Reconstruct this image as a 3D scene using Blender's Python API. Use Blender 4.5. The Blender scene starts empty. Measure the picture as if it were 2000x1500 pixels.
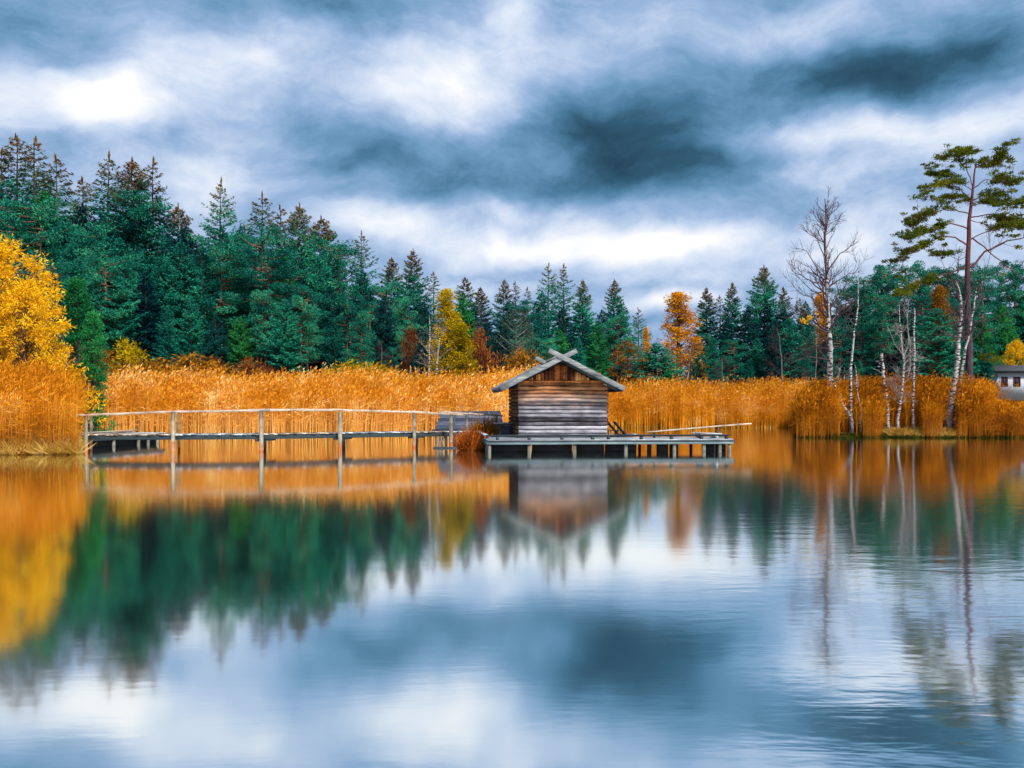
import bpy, math, random
import numpy as np
from mathutils import Vector, Matrix
R = math.radians
rng = np.random.default_rng(7)
random.seed(7)
S = bpy.context.scene
COL = S.collection

# ------------------------------------------------------------------ camera, exposure
F, CXP, YH, CAMZ = 1730.0, 1000.0, 785.0, 2.02          # focal length and horizon in photo pixels, eye height in metres
cam_d = bpy.data.cameras.new("camera"); cam = bpy.data.objects.new("camera", cam_d); COL.objects.link(cam)
cam_d.sensor_width = 36.0; cam_d.lens = 36.0 * F / 2000.0
cam_d.shift_y = (YH - 750.0) / 2000.0
cam_d.clip_end = 6000; cam.location = (0, 0, CAMZ); cam.rotation_euler = (R(90), 0, 0)
S.camera = cam
S.view_settings.view_transform = 'Standard'; S.view_settings.look = 'None'
S.view_settings.exposure = 0.0; S.view_settings.gamma = 1.0
S.render.engine = 'CYCLES'
S.cycles.max_bounces = 6; S.cycles.diffuse_bounces = 3; S.cycles.glossy_bounces = 3
S.cycles.transmission_bounces = 3; S.cycles.use_denoising = True

def P(px, py, D):
    return Vector(((px - CXP) / F * D, D, CAMZ + (YH - py) / F * D))

# ------------------------------------------------------------------ node helpers
class NT:
    def __init__(s, tree): s.t = tree; s.n = tree.nodes; s.l = tree.links
    def new(s, typ, **kw):
        n = s.n.new(typ)
        for k, v in kw.items(): setattr(n, k, v)
        return n
    def put(s, inp, v):
        if hasattr(v, 'is_output') or isinstance(v, bpy.types.NodeSocket): s.l.new(v, inp)
        elif v is not None: inp.default_value = v
    def math(s, op, a, b=None, c=None, clamp=False):
        n = s.new('ShaderNodeMath', operation=op); n.use_clamp = clamp
        s.put(n.inputs[0], a)
        if b is not None: s.put(n.inputs[1], b)
        if c is not None: s.put(n.inputs[2], c)
        return n.outputs[0]
    def vmath(s, op, a, b=None):
        n = s.new('ShaderNodeVectorMath', operation=op); s.put(n.inputs[0], a)
        if b is not None: s.put(n.inputs[1], b)
        return n.outputs['Value'] if op in ('LENGTH', 'DOT_PRODUCT') else n.outputs[0]
    def noise(s, vec, scale, detail=4, rough=.5, dist=0.0, color=False):
        n = s.new('ShaderNodeTexNoise'); s.put(n.inputs['Vector'], vec)
        n.inputs['Scale'].default_value = scale; n.inputs['Detail'].default_value = detail
        n.inputs['Roughness'].default_value = rough; n.inputs['Distortion'].default_value = dist
        return n.outputs['Color'] if color else n.outputs[0]
    def ramp(s, fac, stops, interp='LINEAR'):
        n = s.new('ShaderNodeValToRGB'); s.put(n.inputs[0], fac); cr = n.color_ramp; cr.interpolation = interp
        while len(cr.elements) < len(stops): cr.elements.new(0.5)
        for e, (p, c) in zip(cr.elements, stops): e.position = p; e.color = (*c, 1)
        return n.outputs[0]
    def mix(s, fac, a, b, mode='MIX'):
        n = s.new('ShaderNodeMix', data_type='RGBA', blend_type=mode)
        s.put(n.inputs[0], fac); s.put(n.inputs[6], a if not isinstance(a, tuple) else (*a[:3], 1))
        s.put(n.inputs[7], b if not isinstance(b, tuple) else (*b[:3], 1)); return n.outputs[2]
    def maprange(s, v, a, b, c=0.0, d=1.0, smooth=True):
        n = s.new('ShaderNodeMapRange'); n.interpolation_type = 'SMOOTHSTEP' if smooth else 'LINEAR'
        s.put(n.inputs[0], v)
        for i, x in enumerate((a, b, c, d)): n.inputs[i + 1].default_value = x
        return n.outputs[0]
    def mapping(s, vec, scale=(1, 1, 1), rot=(0, 0, 0), loc=(0, 0, 0)):
        n = s.new('ShaderNodeMapping'); s.put(n.inputs[0], vec); n.inputs['Scale'].default_value = scale
        n.inputs['Rotation'].default_value = rot; n.inputs['Location'].default_value = loc; return n.outputs[0]

# ------------------------------------------------------------------ world: overcast sky with cloud masses
SUN_EL, SUN_AZ = 48.0, 146.0     # azimuth of the sun, degrees clockwise from +Y (behind the camera, to the right)
W = bpy.data.worlds.new("World"); S.world = W; W.use_nodes = True
t = NT(W.node_tree); t.n.clear()
sky = t.new('ShaderNodeTexSky', sky_type='NISHITA'); sky.sun_disc = False
sky.sun_elevation = R(SUN_EL); sky.sun_rotation = R(SUN_AZ)
dirv = t.new('ShaderNodeTexCoord').outputs['Generated']
wn = t.vmath('SUBTRACT', t.noise(dirv, 3.2, 5, .55, color=True), (.5, .5, .5))
wv = t.vmath('MULTIPLY', wn, (.22, .22, .13))
wv = t.vmath('ADD', dirv, wv)
def dirpx(px, py):
    v = Vector(((px - CXP) / F, 1.0, (YH - py) / F)); return v.normalized()
blobs = [  # px, py, radius x, radius y, brightness
    (770, 45, 170, 85, -.34), (640, 20, 160, 60, -.20), (420, 15, 220, 50, -.20), (50, 30, 200, 80, -.22), (980, 70, 70, 60, -.06),
    (1190, 235, 210, 70, -.28), (1320, 325, 190, 66, -.34), (1230, 285, 400, 140, -.28), (900, 350, 330, 70, -.18), (1080, 300, 220, 80, -.24), (1060, 365, 260, 40, -.18), (640, 270, 130, 80, -.26),
    (1800, 125, 210, 62, -.36), (1790, 130, 330, 100, -.26), (1560, 150, 220, 60, -.20), (1975, 30, 160, 70, -.14), (820, 320, 200, 70, -.20), (540, 230, 140, 50, -.12),
    (1500, 380, 220, 35, -.08), (330, 250, 130, 50, -.12), (1230, 575, 300, 20, -.04), (1660, 110, 120, 50, -.10), (1400, 540, 320, 40, .16),
    (150, 165, 280, 60, .32), (240, 225, 90, 80, .44), (60, 200, 150, 60, .24), (420, 130, 170, 50, .30), (430, 370, 120, 110, .30),
    (920, 130, 200, 100, .26), (860, 205, 190, 60, .24), (1050, 45, 90, 90, .30), (1250, 50, 180, 90, .16), (1150, 110, 110, 60, .14),
    (740, 420, 150, 45, .52), (960, 470, 200, 42, .46), (1270, 492, 260, 42, .62), (1130, 455, 160, 30, .25), (1570, 265, 260, 40, .30),
    (1890, 250, 200, 40, .22), (1700, 450, 150, 90, .22), (1290, 600, 130, 28, .42), (150, 330, 200, 60, .12), (560, 350, 110, 40, .10),
    (1480, 50, 150, 50, .16), (1900, 470, 220, 90, .16), (1560, 510, 200, 60, .12), (1620, 350, 240, 60, .20), (1000, 545, 240, 40, .12), (800, 520, 160, 40, .14),
]
val = t.math('MULTIPLY_ADD', t.noise(t.mapping(wv, (1.0, 1.0, 1.9)), 3.4, 8, .64), 1.05, .0)
for (px, py, rx, ry, a) in blobs:
    c = dirpx(px, py)
    d = t.vmath('SUBTRACT', wv, tuple(c))
    d = t.vmath('MULTIPLY', d, (F / rx, F / rx * .5, F / ry))
    g = t.maprange(t.vmath('LENGTH', d), 0.0, 1.2, a * .86, 0.0)
    val = t.math('ADD', val, g)
# wisps drawn out as by a long exposure
wsp = t.noise(t.mapping(wv, (1.0, 1.0, 3.0), rot=(0, R(14), 0)), 8.0, 6, .6)
val = t.math('ADD', val, t.math('MULTIPLY_ADD', wsp, .38, -.19))
fine = t.noise(t.mapping(wv, (1.0, 1.0, 1.8), rot=(0, R(-20), 0)), 20.0, 4, .5)
val = t.math('ADD', val, t.math('MULTIPLY_ADD', fine, .16, -.08))
val = t.math('MULTIPLY_ADD', val, .80, .12)
cloud = t.ramp(val, [(0.0, (.016, .050, .085)), (.16, (.036, .11, .185)), (.28, (.075, .205, .345)), (.41, (.165, .335, .54)), (.54, (.33, .48, .73)),
                     (.68, (.60, .71, .90)), (.88, (1.02, 1.02, 1.05))])
sepd = t.new('ShaderNodeSeparateXYZ'); t.l.new(dirv, sepd.inputs[0])
skc = t.vmath('MULTIPLY', sky.outputs[0], (.10, .10, .10))
cover = t.maprange(t.noise(wv, 1.6, 3, .5), .18, .36, .6, 1.0)
full = t.mix(cover, skc, cloud)
bg = t.new('ShaderNodeBackground'); t.l.new(full, bg.inputs[0]); bg.inputs[1].default_value = 1.0
wo = t.new('ShaderNodeOutputWorld'); t.l.new(bg.outputs[0], wo.inputs[0])

sun_d = bpy.data.lights.new("sun", 'SUN'); sun = bpy.data.objects.new("sun", sun_d); COL.objects.link(sun)
sun_d.energy = 5.0; sun_d.angle = R(10); sun_d.color = (1.0, .95, .87)
sv = Vector((math.sin(R(SUN_AZ)) * math.cos(R(SUN_EL)), math.cos(R(SUN_AZ)) * math.cos(R(SUN_EL)), math.sin(R(SUN_EL))))
sun.rotation_euler = sv.to_track_quat('Z', 'Y').to_euler(); sun.location = (0, -20, 40)

# ------------------------------------------------------------------ materials
def newmat(name):
    m = bpy.data.materials.new(name); m.use_nodes = True; tt = NT(m.node_tree); tt.n.clear()
    out = tt.new('ShaderNodeOutputMaterial'); return m, tt, out
def bsdf(tt, out, col, rough=.8, bump=None, spec=.3, metal=0.0, bstr=.5, bdist=.02):
    b = tt.new('ShaderNodeBsdfPrincipled'); tt.put(b.inputs['Base Color'], col if not isinstance(col, tuple) else (*col[:3], 1))
    tt.put(b.inputs['Roughness'], rough); b.inputs['Metallic'].default_value = metal
    b.inputs['Specular IOR Level'].default_value = spec
    if bump is not None:
        bn = tt.new('ShaderNodeBump'); bn.inputs['Strength'].default_value = bstr; bn.inputs['Distance'].default_value = bdist
        tt.put(bn.inputs['Height'], bump); tt.l.new(bn.outputs[0], b.inputs['Normal'])
    if out is not None: tt.l.new(b.outputs[0], out.inputs[0])
    return b
def leafmat(name, cols, clump=.35, transl=.3, top=None, pos=(0, .35, .65, 1), patch=0.0, low=None):
    """foliage: colour varies leaf by leaf, clump by clump and tree by tree"""
    m, tt, out = newmat(name)
    geo = tt.new('ShaderNodeNewGeometry'); oi = tt.new('ShaderNodeObjectInfo')
    tc = tt.new('ShaderNodeTexCoord')
    cl = tt.noise(tc.outputs['Object'], clump, 3, .6)
    f = tt.math('MULTIPLY_ADD', geo.outputs['Random Per Island'], .45, -.10)
    f = tt.math('ADD', f, tt.math('MULTIPLY_ADD', cl, 1.3, -.38))
    f = tt.math('ADD', f, tt.math('MULTIPLY_ADD', oi.outputs['Random'], .36, -.14), clamp=True)
    if patch:      # broad stands of paler and browner stems
        f = tt.math('ADD', f, tt.math('MULTIPLY_ADD', tt.noise(tt.mapping(tc.outputs['Object'], (.30, .22, .5)), 1.0, 4, .6), patch * 2, -patch), clamp=True)
    col = tt.ramp(f, list(zip(pos, cols)))
    if low:        # lower stems have a tone of their own
        sp = tt.new('ShaderNodeSeparateXYZ'); tt.l.new(tc.outputs['Object'], sp.inputs[0])
        hz = tt.math('ADD', sp.outputs[2], tt.math('MULTIPLY_ADD', tt.noise(tt.mapping(tc.outputs['Object'], (.5, .5, .3)), 1.0, 3, .6), 1.6, -.8))
        col = tt.mix(tt.maprange(hz, low[0], low[1], low[3], 0), col, low[2])
    if top:
        sp = tt.new('ShaderNodeSeparateXYZ'); tt.l.new(tc.outputs['Generated'], sp.inputs[0])
        h = tt.math('ADD', sp.outputs[2], tt.math('MULTIPLY_ADD', tt.noise(tc.outputs['Object'], 1.1, 3, .6), .5, -.25))
        col = tt.mix(tt.maprange(h, top[0], top[1]), col, tt.ramp(geo.outputs['Random Per Island'], [(0, top[2]), (1, top[3])]))
    d = tt.new('ShaderNodeBsdfDiffuse'); tt.put(d.inputs[0], col)
    tr = tt.new('ShaderNodeBsdfTranslucent'); tt.put(tr.inputs[0], col)
    mx = tt.new('ShaderNodeMixShader'); mx.inputs[0].default_value = transl
    tt.l.new(d.outputs[0], mx.inputs[1]); tt.l.new(tr.outputs[0], mx.inputs[2]); tt.l.new(mx.outputs[0], out.inputs[0])
    return m
def barkmat(name, a, b, scale=6, stretch=(1, 1, .25), c=None):
    m, tt, out = newmat(name); tc = tt.new('ShaderNodeTexCoord')
    n = tt.noise(tt.mapping(tc.outputs['Object'], stretch), scale, 5, .65)
    col = tt.ramp(n, [(.3, a), (.7, b)])
    if c:
        sp = tt.new('ShaderNodeSeparateXYZ'); tt.l.new(tc.outputs['Object'], sp.inputs[0])
        col = tt.mix(tt.maprange(sp.outputs[2], c[0], c[1]), col, tt.ramp(n, [(.3, c[2]), (.7, c[3])]))
    bsdf(tt, out, col, .9, n, .1, bstr=.8, bdist=.05); return m
def birchmat(name, top=None):
    m, tt, out = newmat(name); tc = tt.new('ShaderNodeTexCoord')
    n = tt.noise(tt.mapping(tc.outputs['Object'], (2.2, 2.2, 8.5)), 1.7, 5, .65)
    n2 = tt.noise(tc.outputs['Object'], 1.4, 3, .6)
    mark = tt.maprange(tt.math('ADD', n, tt.math('MULTIPLY', n2, .45)), .70, .77)
    col = tt.mix(mark, tt.ramp(n2, [(.3, (.26, .22, .22)), (.6, (.60, .54, .50))]), (.035, .025, .03))
    if top:
        sp = tt.new('ShaderNodeSeparateXYZ'); tt.l.new(tc.outputs['Object'], sp.inputs[0])
        col = tt.mix(tt.maprange(sp.outputs[2], *top), col, (.13, .07, .075))
    bsdf(tt, out, col, .7, n, .2); return m
def woodmat(name, cols, axis='X', scale=1.6, zgrad=None, rough=.85, pos=(.25, .45, .6, .8)):
    m, tt, out = newmat(name); tc = tt.new('ShaderNodeTexCoord')
    st = {'X': (.5, 9, 9), 'Y': (9, .5, 9), 'Z': (9, 9, .5)}[axis]
    g = tt.noise(tt.mapping(tc.outputs['Object'], st), scale, 5, .7)
    blot = tt.noise(tt.mapping(tc.outputs['Object'], (1.2, 1.2, 3.0)), 1.4, 4, .65)
    isl = tt.new('ShaderNodeNewGeometry').outputs['Random Per Island']
    f = tt.math('ADD', tt.math('MULTIPLY', g, .5), tt.math('MULTIPLY', blot, .45))
    f = tt.math('ADD', f, tt.math('MULTIPLY_ADD', isl, .34, -.14))
    col = tt.ramp(f, list(zip(pos, cols)))
    if zgrad:
        sp = tt.new('ShaderNodeSeparateXYZ'); tt.l.new(tc.outputs['Object'], sp.inputs[0])
        hz = tt.math('ADD', sp.outputs[2], tt.math('MULTIPLY_ADD', blot, 1.6, -.8))
        col2 = tt.ramp(f, list(zip(pos, zgrad[2])))
        col = tt.mix(tt.maprange(hz, zgrad[0], zgrad[1]), col, col2)
    bsdf(tt, out, col, rough, g, .2, bstr=.6, bdist=.02); return m

TEAL = [(.002, .030, .042), (.007, .125, .10), (.022, .29, .175), (.10, .52, .24)]
M = {}
M['spruce'] = leafmat('spruce needles', TEAL, transl=.12)
M['spruce_rust'] = leafmat('spruce needles with rusty top', TEAL, transl=.12, top=(.73, 1.03, (.10, .05, .03), (.36, .18, .055)))
M['spruce_dark'] = leafmat('dark bluish spruce needles', [(.002, .022, .038), (.005, .055, .065), (.010, .10, .095), (.02, .15, .12)])
M['green'] = leafmat('fresh green needles', [(.006, .07, .03), (.018, .19, .06), (.045, .33, .09), (.13, .48, .13)])
M['pine'] = leafmat('pine needles', [(.004, .055, .055), (.012, .160, .115), (.035, .30, .17), (.14, .50, .20)], clump=.55, transl=.15)
M['olive'] = leafmat('lake pine needles', [(.008, .022, .005), (.035, .062, .008), (.10, .13, .012), (.28, .23, .025)], clump=.8, pos=(0, .3, .6, 1))
M['grey_green'] = leafmat('greyish leaves', [(.03, .07, .06), (.08, .14, .10), (.16, .19, .12), (.30, .20, .08)])
M['yellow'] = leafmat('golden leaves', [(.28, .10, .004), (.66, .30, .006), (.95, .54, .012), (1.0, .74, .04)], clump=1.3, transl=.3, pos=(0, .22, .5, .85))
M['olive_yellow'] = leafmat('yellow larch needles', [(.14, .12, .004), (.38, .27, .005), (.62, .42, .008), (.75, .50, .015)], clump=.7)
M['larch'] = leafmat('orange larch needles', [(.36, .13, .004), (.70, .30, .006), (.92, .45, .01), (.95, .55, .02)], clump=.7)
M['red'] = leafmat('russet leaves', [(.07, .02, .012), (.20, .055, .02), (.36, .11, .025), (.48, .18, .03)], clump=.9)
M['amber'] = leafmat('brown orange leaves', [(.12, .05, .01), (.30, .12, .012), (.50, .22, .015), (.62, .32, .02)], clump=.9)
M['reed'] = leafmat('golden reed', [(.26, .07, .004), (.66, .23, .010), (.90, .40, .03), (1.0, .74, .34)], clump=.9, transl=.25, pos=(0, .35, .70, .95), patch=.5)
M['reed_pale'] = leafmat('straw reed', [(.24, .06, .004), (.64, .22, .008), (.90, .39, .03), (1.0, .74, .32)], clump=.9, transl=.2, pos=(0, .3, .66, .95), patch=.5, low=(1.0, 1.7, (.90, .46, .12), .6))
M['reed_brown'] = leafmat('brown reed', [(.16, .045, .004), (.52, .165, .007), (.86, .34, .016), (.98, .60, .16)], clump=.9, transl=.25, pos=(0, .35, .72, 1), patch=.5, low=(.5, 1.9, (.34, .11, .015), .55))
M['tuft'] = leafmat('red orange sedge', [(.10, .02, .005), (.32, .07, .01), (.60, .16, .02), (.75, .30, .05)], clump=2)
M['grass'] = leafmat('pale bank grass', [(.22, .12, .02), (.50, .28, .04), (.72, .46, .12), (.85, .68, .36)], clump=.8)
M['moss'] = leafmat('moss', [(.008, .012, .004), (.02, .03, .006), (.06, .07, .01), (.20, .16, .02)], clump=.8)
M['bark'] = barkmat('conifer bark', (.05, .035, .03), (.16, .12, .10))
M['pine_bark'] = barkmat('pine bark reddish above', (.05, .04, .045), (.20, .16, .17), c=(5, 10, (.11, .055, .04), (.34, .19, .12)))
M['lake_pine_bark'] = barkmat('purplish pine bark', (.025, .016, .022), (.11, .075, .09), scale=9, c=(7, 12, (.08, .025, .03), (.20, .065, .06)))
M['grey_bark'] = barkmat('pale bark', (.16, .13, .13), (.40, .34, .32))
M['twig'] = barkmat('dark twigs', (.035, .022, .028), (.13, .08, .09))
M['birch'] = birchmat('birch bark')
M['birch_big'] = birchmat('birch bark darkening upward', top=(8.0, 12.0))
M['dark_wood'] = woodmat('dark wet wood', [(.012, .014, .018), (.03, .035, .045), (.06, .065, .08), (.13, .13, .15)])
M['slate_wood'] = woodmat('slate grey boards', [(.02, .025, .04), (.05, .06, .09), (.09, .10, .14), (.18, .18, .22)])
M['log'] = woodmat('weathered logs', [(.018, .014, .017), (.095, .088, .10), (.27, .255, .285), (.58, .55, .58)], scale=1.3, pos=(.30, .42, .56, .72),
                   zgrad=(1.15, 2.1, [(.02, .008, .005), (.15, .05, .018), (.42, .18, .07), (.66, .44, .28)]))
M['gable'] = woodmat('brown gable boards', [(.03, .010, .006), (.13, .035, .012), (.48, .14, .03), (.66, .34, .12)], axis='Z', pos=(.32, .42, .55, .72))
M['roof'] = woodmat('silvered roof boards', [(.05, .055, .06), (.11, .12, .125), (.19, .20, .20), (.32, .33, .32)], axis='Y')
M['barge'] = woodmat('silvered barge board', [(.022, .024, .026), (.085, .092, .095), (.20, .21, .21), (.42, .42, .38)], pos=(.32, .42, .54, .70))
M['deck'] = woodmat('bleached deck boards', [(.06, .065, .07), (.24, .26, .27), (.52, .56, .58), (.82, .85, .87)])
M['edge'] = woodmat('blue grey edge beam', [(.010, .015, .018), (.028, .045, .052), (.035, .05, .055), (.10, .13, .125)])
M['edge_light'] = woodmat('pale blue grey beam', [(.03, .04, .045), (.11, .16, .17), (.17, .23, .24), (.38, .44, .42)])
M['log_shaded'] = woodmat('brown logs shaded in colour', [(.015, .008, .004), (.06, .028, .012), (.15, .075, .03), (.26, .15, .07)], axis='Y')  # brown log variant; the side walls' shade is darkened into this colour
M['void_shade'] = woodmat('near-black under-deck shade', [(.002, .002, .003), (.004, .004, .006), (.008, .009, .012), (.02, .022, .026)])  # near-black colour standing in for shade below the decks
M['post'] = woodmat('weathered post', [(.045, .035, .022), (.17, .14, .10), (.34, .30, .23), (.62, .56, .46)], axis='Z',
                    zgrad=(.55, -.15, [(.10, .02, .005), (.35, .07, .01), (.60, .16, .02), (.7, .3, .08)]))
M['rail'] = woodmat('pale handrail pole', [(.07, .04, .025), (.28, .19, .13), (.60, .48, .37), (.88, .78, .68)])
M['pier'] = woodmat('pier block', [(.02, .02, .016), (.09, .085, .07), (.20, .19, .155), (.60, .58, .50)], axis='Z')
M['plaster'] = None
def simple(name, c, rough=.8, ns=2.0, amt=.15):
    m, tt, out = newmat(name); tc = tt.new('ShaderNodeTexCoord')
    n = tt.noise(tc.outputs['Object'], ns, 5, .6)
    a = tuple(x * (1 - amt) for x in c); b = tuple(min(1, x * (1 + amt)) for x in c)
    bsdf(tt, out, tt.ramp(n, [(.3, a), (.7, b)]), rough, n, .3, bstr=.2); return m
M['plaster'] = simple('white plaster', (.75, .76, .80), .9, 3, .08)
M['tile'] = simple('grey roof tiles', (.07, .075, .085), .7, 5, .3)
M['brown_tile'] = simple('brown roof tiles', (.30, .12, .07), .8, 5, .3)
M['glass'] = simple('window glass', (.02, .03, .05), .1, 1, .1)
M['frame_wood'] = simple('brown window frame', (.14, .04, .02), .6, 5, .2)

# ground
m, tt, out = newmat('ground'); geo = tt.new('ShaderNodeNewGeometry')
n = tt.noise(geo.outputs['Position'], .9, 6, .65); n2 = tt.noise(geo.outputs['Position'], 9, 5, .7)
col = tt.mix(tt.maprange(n, .35, .65), tt.ramp(n2, [(.3, (.05, .025, .008)), (.7, (.20, .10, .02))]), tt.ramp(n2, [(.3, (.02, .035, .01)), (.7, (.09, .11, .02))]))
bsdf(tt, out, col, 1.0, n2, .05, bstr=.6, bdist=.08); M['ground'] = m

# water: a calm mirror, drawn out by low ripples whose crests run across the view
m, tt, out = newmat('water'); geo = tt.new('ShaderNodeNewGeometry'); pos = geo.outputs['Position']
sp = tt.new('ShaderNodeSeparateXYZ'); tt.l.new(pos, sp.inputs[0])
rot = tt.mapping(pos, (.8, 2.6, 1), rot=(0, 0, R(-14)))
n1 = tt.noise(rot, 1.1, 3, .6, .3)
n2 = tt.noise(tt.mapping(pos, (.9, 1.6, 1), rot=(0, 0, R(-20))), 4.2, 2, .5)
patch = tt.noise(tt.mapping(pos, (.08, .05, 1)), 1.0, 3, .5)
side = tt.math('MULTIPLY', tt.maprange(tt.math('DIVIDE', sp.outputs[0], tt.math('MAXIMUM', sp.outputs[1], 1.0)), .12, .42), tt.maprange(patch, .3, .6, .3, 1.0))
amp = tt.math('MULTIPLY_ADD', side, .9, .12)
hgt = tt.math('MULTIPLY', tt.math('ADD', n1, tt.math('MULTIPLY', n2, .35)), amp)
bn = tt.new('ShaderNodeBump'); bn.inputs['Strength'].default_value = .085; bn.inputs['Distance'].default_value = .05
tt.put(bn.inputs['Height'], hgt)
gl = tt.new('ShaderNodeBsdfGlossy'); gl.inputs['Color'].default_value = (.96, 1.0, .98, 1)
tt.put(gl.inputs['Roughness'], tt.maprange(patch, .3, .7, .06, .095)); tt.l.new(bn.outputs[0], gl.inputs['Normal'])
df = tt.new('ShaderNodeBsdfDiffuse'); df.inputs['Color'].default_value = (.006, .014, .014, 1)
mx = tt.new('ShaderNodeMixShader'); lw = tt.new('ShaderNodeLayerWeight'); lw.inputs[0].default_value = .5
tt.put(mx.inputs[0], tt.maprange(lw.outputs['Facing'], .35, .9, .86, .96))
tt.l.new(df.outputs[0], mx.inputs[1]); tt.l.new(gl.outputs[0], mx.inputs[2]); tt.l.new(mx.outputs[0], out.inputs[0]); M['water'] = m

# ------------------------------------------------------------------ mesh builder
class MB:
    def __init__(s): s.V = []; s.F4 = []; s.F3 = []; s.n = 0; s.smooth = False
    def add(s, V, F):
        V = np.asarray(V, float).reshape(-1, 3); F = np.asarray(F, int)
        (s.F4 if F.shape[1] == 4 else s.F3).append(F + s.n); s.V.append(V); s.n += len(V)
    def box(s, lo, hi, xf=None):
        x0, y0, z0 = lo; x1, y1, z1 = hi
        V = [(x0, y0, z0), (x1, y0, z0), (x1, y1, z0), (x0, y1, z0), (x0, y0, z1), (x1, y0, z1), (x1, y1, z1), (x0, y1, z1)]
        if xf is not None: V = [tuple(xf @ Vector(v)) for v in V]
        s.add(V, [(0, 3, 2, 1), (4, 5, 6, 7), (0, 1, 5, 4), (1, 2, 6, 5), (2, 3, 7, 6), (3, 0, 4, 7)])
    def prism(s, pts, d):
        """closed polygon pts (list of Vectors, planar) extruded by vector d; small chamfer not needed"""
        n = len(pts); V = [tuple(p) for p in pts] + [tuple(Vector(p) + d) for p in pts]
        s.add(V, [(i, (i + 1) % n, n + (i + 1) % n, n + i) for i in range(n)])
        tri = [(0, i + 1, i) for i in range(1, n - 1)] + [(n, n + i, n + i + 1) for i in range(1, n - 1)]
        s.F3.append(np.array(tri) + s.n - 2 * n)
    def beam(s, a, b, w, h, up=Vector((0, 0, 1)), jit=0.0, seg=1):
        """a timber from a to b, w wide, h high, with chamfered long edges"""
        a = Vector(a); b = Vector(b); d = (b - a); x = d.normalized(); y = up.cross(x)
        if y.length < 1e-4: y = Vector((1, 0, 0)).cross(x)
        y.normalize(); z = x.cross(y)
        c = min(w, h) * .18; hw, hh = w / 2, h / 2
        prof = [(-hw + c, -hh), (hw - c, -hh), (hw, -hh + c), (hw, hh - c), (hw - c, hh), (-hw + c, hh), (-hw, hh - c), (-hw, -hh + c)]
        V = []
        for k in range(seg + 1):
            p = a + d * (k / seg); j = Vector([random.uniform(-jit, jit) for _ in range(3)]) if jit else Vector((0, 0, 0))
            for (u, v) in prof: V.append(tuple(p + j + y * u + z * v))
        Fs = []
        for k in range(seg):
            for i in range(8):
                i2 = (i + 1) % 8; Fs.append((k * 8 + i, k * 8 + i2, (k + 1) * 8 + i2, (k + 1) * 8 + i))
        e = seg * 8
        base = s.n; s.add(V, Fs)
        s.F4.append(np.array([(7, 6, 5, 4), (7, 4, 3, 0), (0, 3, 2, 1), (e + 4, e + 5, e + 6, e + 7), (e + 0, e + 3, e + 4, e + 7), (e + 1, e + 2, e + 3, e + 0)]) + base)
    def tube(s, pts, rad, sides=6, cap=True, rough=0.0):
        pts = [Vector(p) for p in pts]; n = len(pts)
        if not hasattr(rad, '__len__'): rad = [rad] * n
        V = []; up = Vector((.13, .97, .2)).normalized()
        for i, p in enumerate(pts):
            d = (pts[min(i + 1, n - 1)] - pts[max(i - 1, 0)]).normalized()
            a = d.cross(up)
            if a.length < .05: a = d.cross(Vector((1, 0, 0)))
            a.normalize(); b = d.cross(a)
            for k in range(sides):
                th = 2 * math.pi * k / sides; r = rad[i] * (1 + random.uniform(-rough, rough))
                V.append(tuple(p + (a * math.cos(th) + b * math.sin(th)) * r))
        Fs = [(i * sides + k, i * sides + (k + 1) % sides, (i + 1) * sides + (k + 1) % sides, (i + 1) * sides + k) for i in range(n - 1) for k in range(sides)]
        base = s.n; s.add(V, Fs)
        if cap:
            T = [(0, k, k + 1) for k in range(1, sides - 1)]; e = (n - 1) * sides
            T += [(e, e + k + 1, e + k) for k in range(1, sides - 1)]
            s.F3.append(np.array(T) + base)
    def leaves(s, C, A, B):
        """rhombic leaves: centres C, half-length vectors A, half-width vectors B"""
        C, A, B = map(np.asarray, (C, A, B)); n = len(C)
        if n == 0: return
        V = np.stack([C - A, C + B, C + A, C - B], 1).reshape(-1, 3)
        s.add(V, np.arange(4 * n).reshape(-1, 4))
    def build(s, name, mat, parent=None, smooth=False):
        me = bpy.data.meshes.new(name)
        V = np.concatenate(s.V); me.vertices.add(len(V)); me.vertices.foreach_set('co', V.ravel())
        F4 = np.concatenate(s.F4) if s.F4 else np.zeros((0, 4), int); F3 = np.concatenate(s.F3) if s.F3 else np.zeros((0, 3), int)
        loops = np.concatenate([F4.ravel(), F3.ravel()]); me.loops.add(len(loops)); me.loops.foreach_set('vertex_index', loops)
        me.polygons.add(len(F4) + len(F3))
        st = np.concatenate([np.arange(len(F4)) * 4, len(F4) * 4 + np.arange(len(F3)) * 3])
        me.polygons.foreach_set('loop_start', st)
        if smooth: me.polygons.foreach_set('use_smooth', np.ones(len(st), bool))
        me.update(calc_edges=True); me.validate()
        me.materials.append(mat)
        o = bpy.data.objects.new(name, me); COL.objects.link(o)
        if parent is not None: o.parent = parent
        return o
def mkproto(name, parts):   # parts: list of (name, MB, mat, smooth) -> meshes kept for later copies
    return [(n, b, mt, sm) for (n, b, mt, sm) in parts]
def tag(o, label=None, cat=None, group=None, kind=None):
    if label: o['label'] = label
    if cat: o['category'] = cat
    if group: o['group'] = group
    if kind: o['kind'] = kind
    return o
def thing(name, label, cat, loc=(0, 0, 0), rz=0, group=None):
    o = bpy.data.objects.new(name, None); COL.objects.link(o); o.location = loc; o.rotation_euler = (0, 0, rz)
    o.empty_display_size = .3
    return tag(o, label, cat, group)
def rnd_unit(n):
    v = rng.normal(size=(n, 3)); return v / np.linalg.norm(v, axis=1, keepdims=True)
def norm(v): return v / (np.linalg.norm(v, axis=-1, keepdims=True) + 1e-9)

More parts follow.
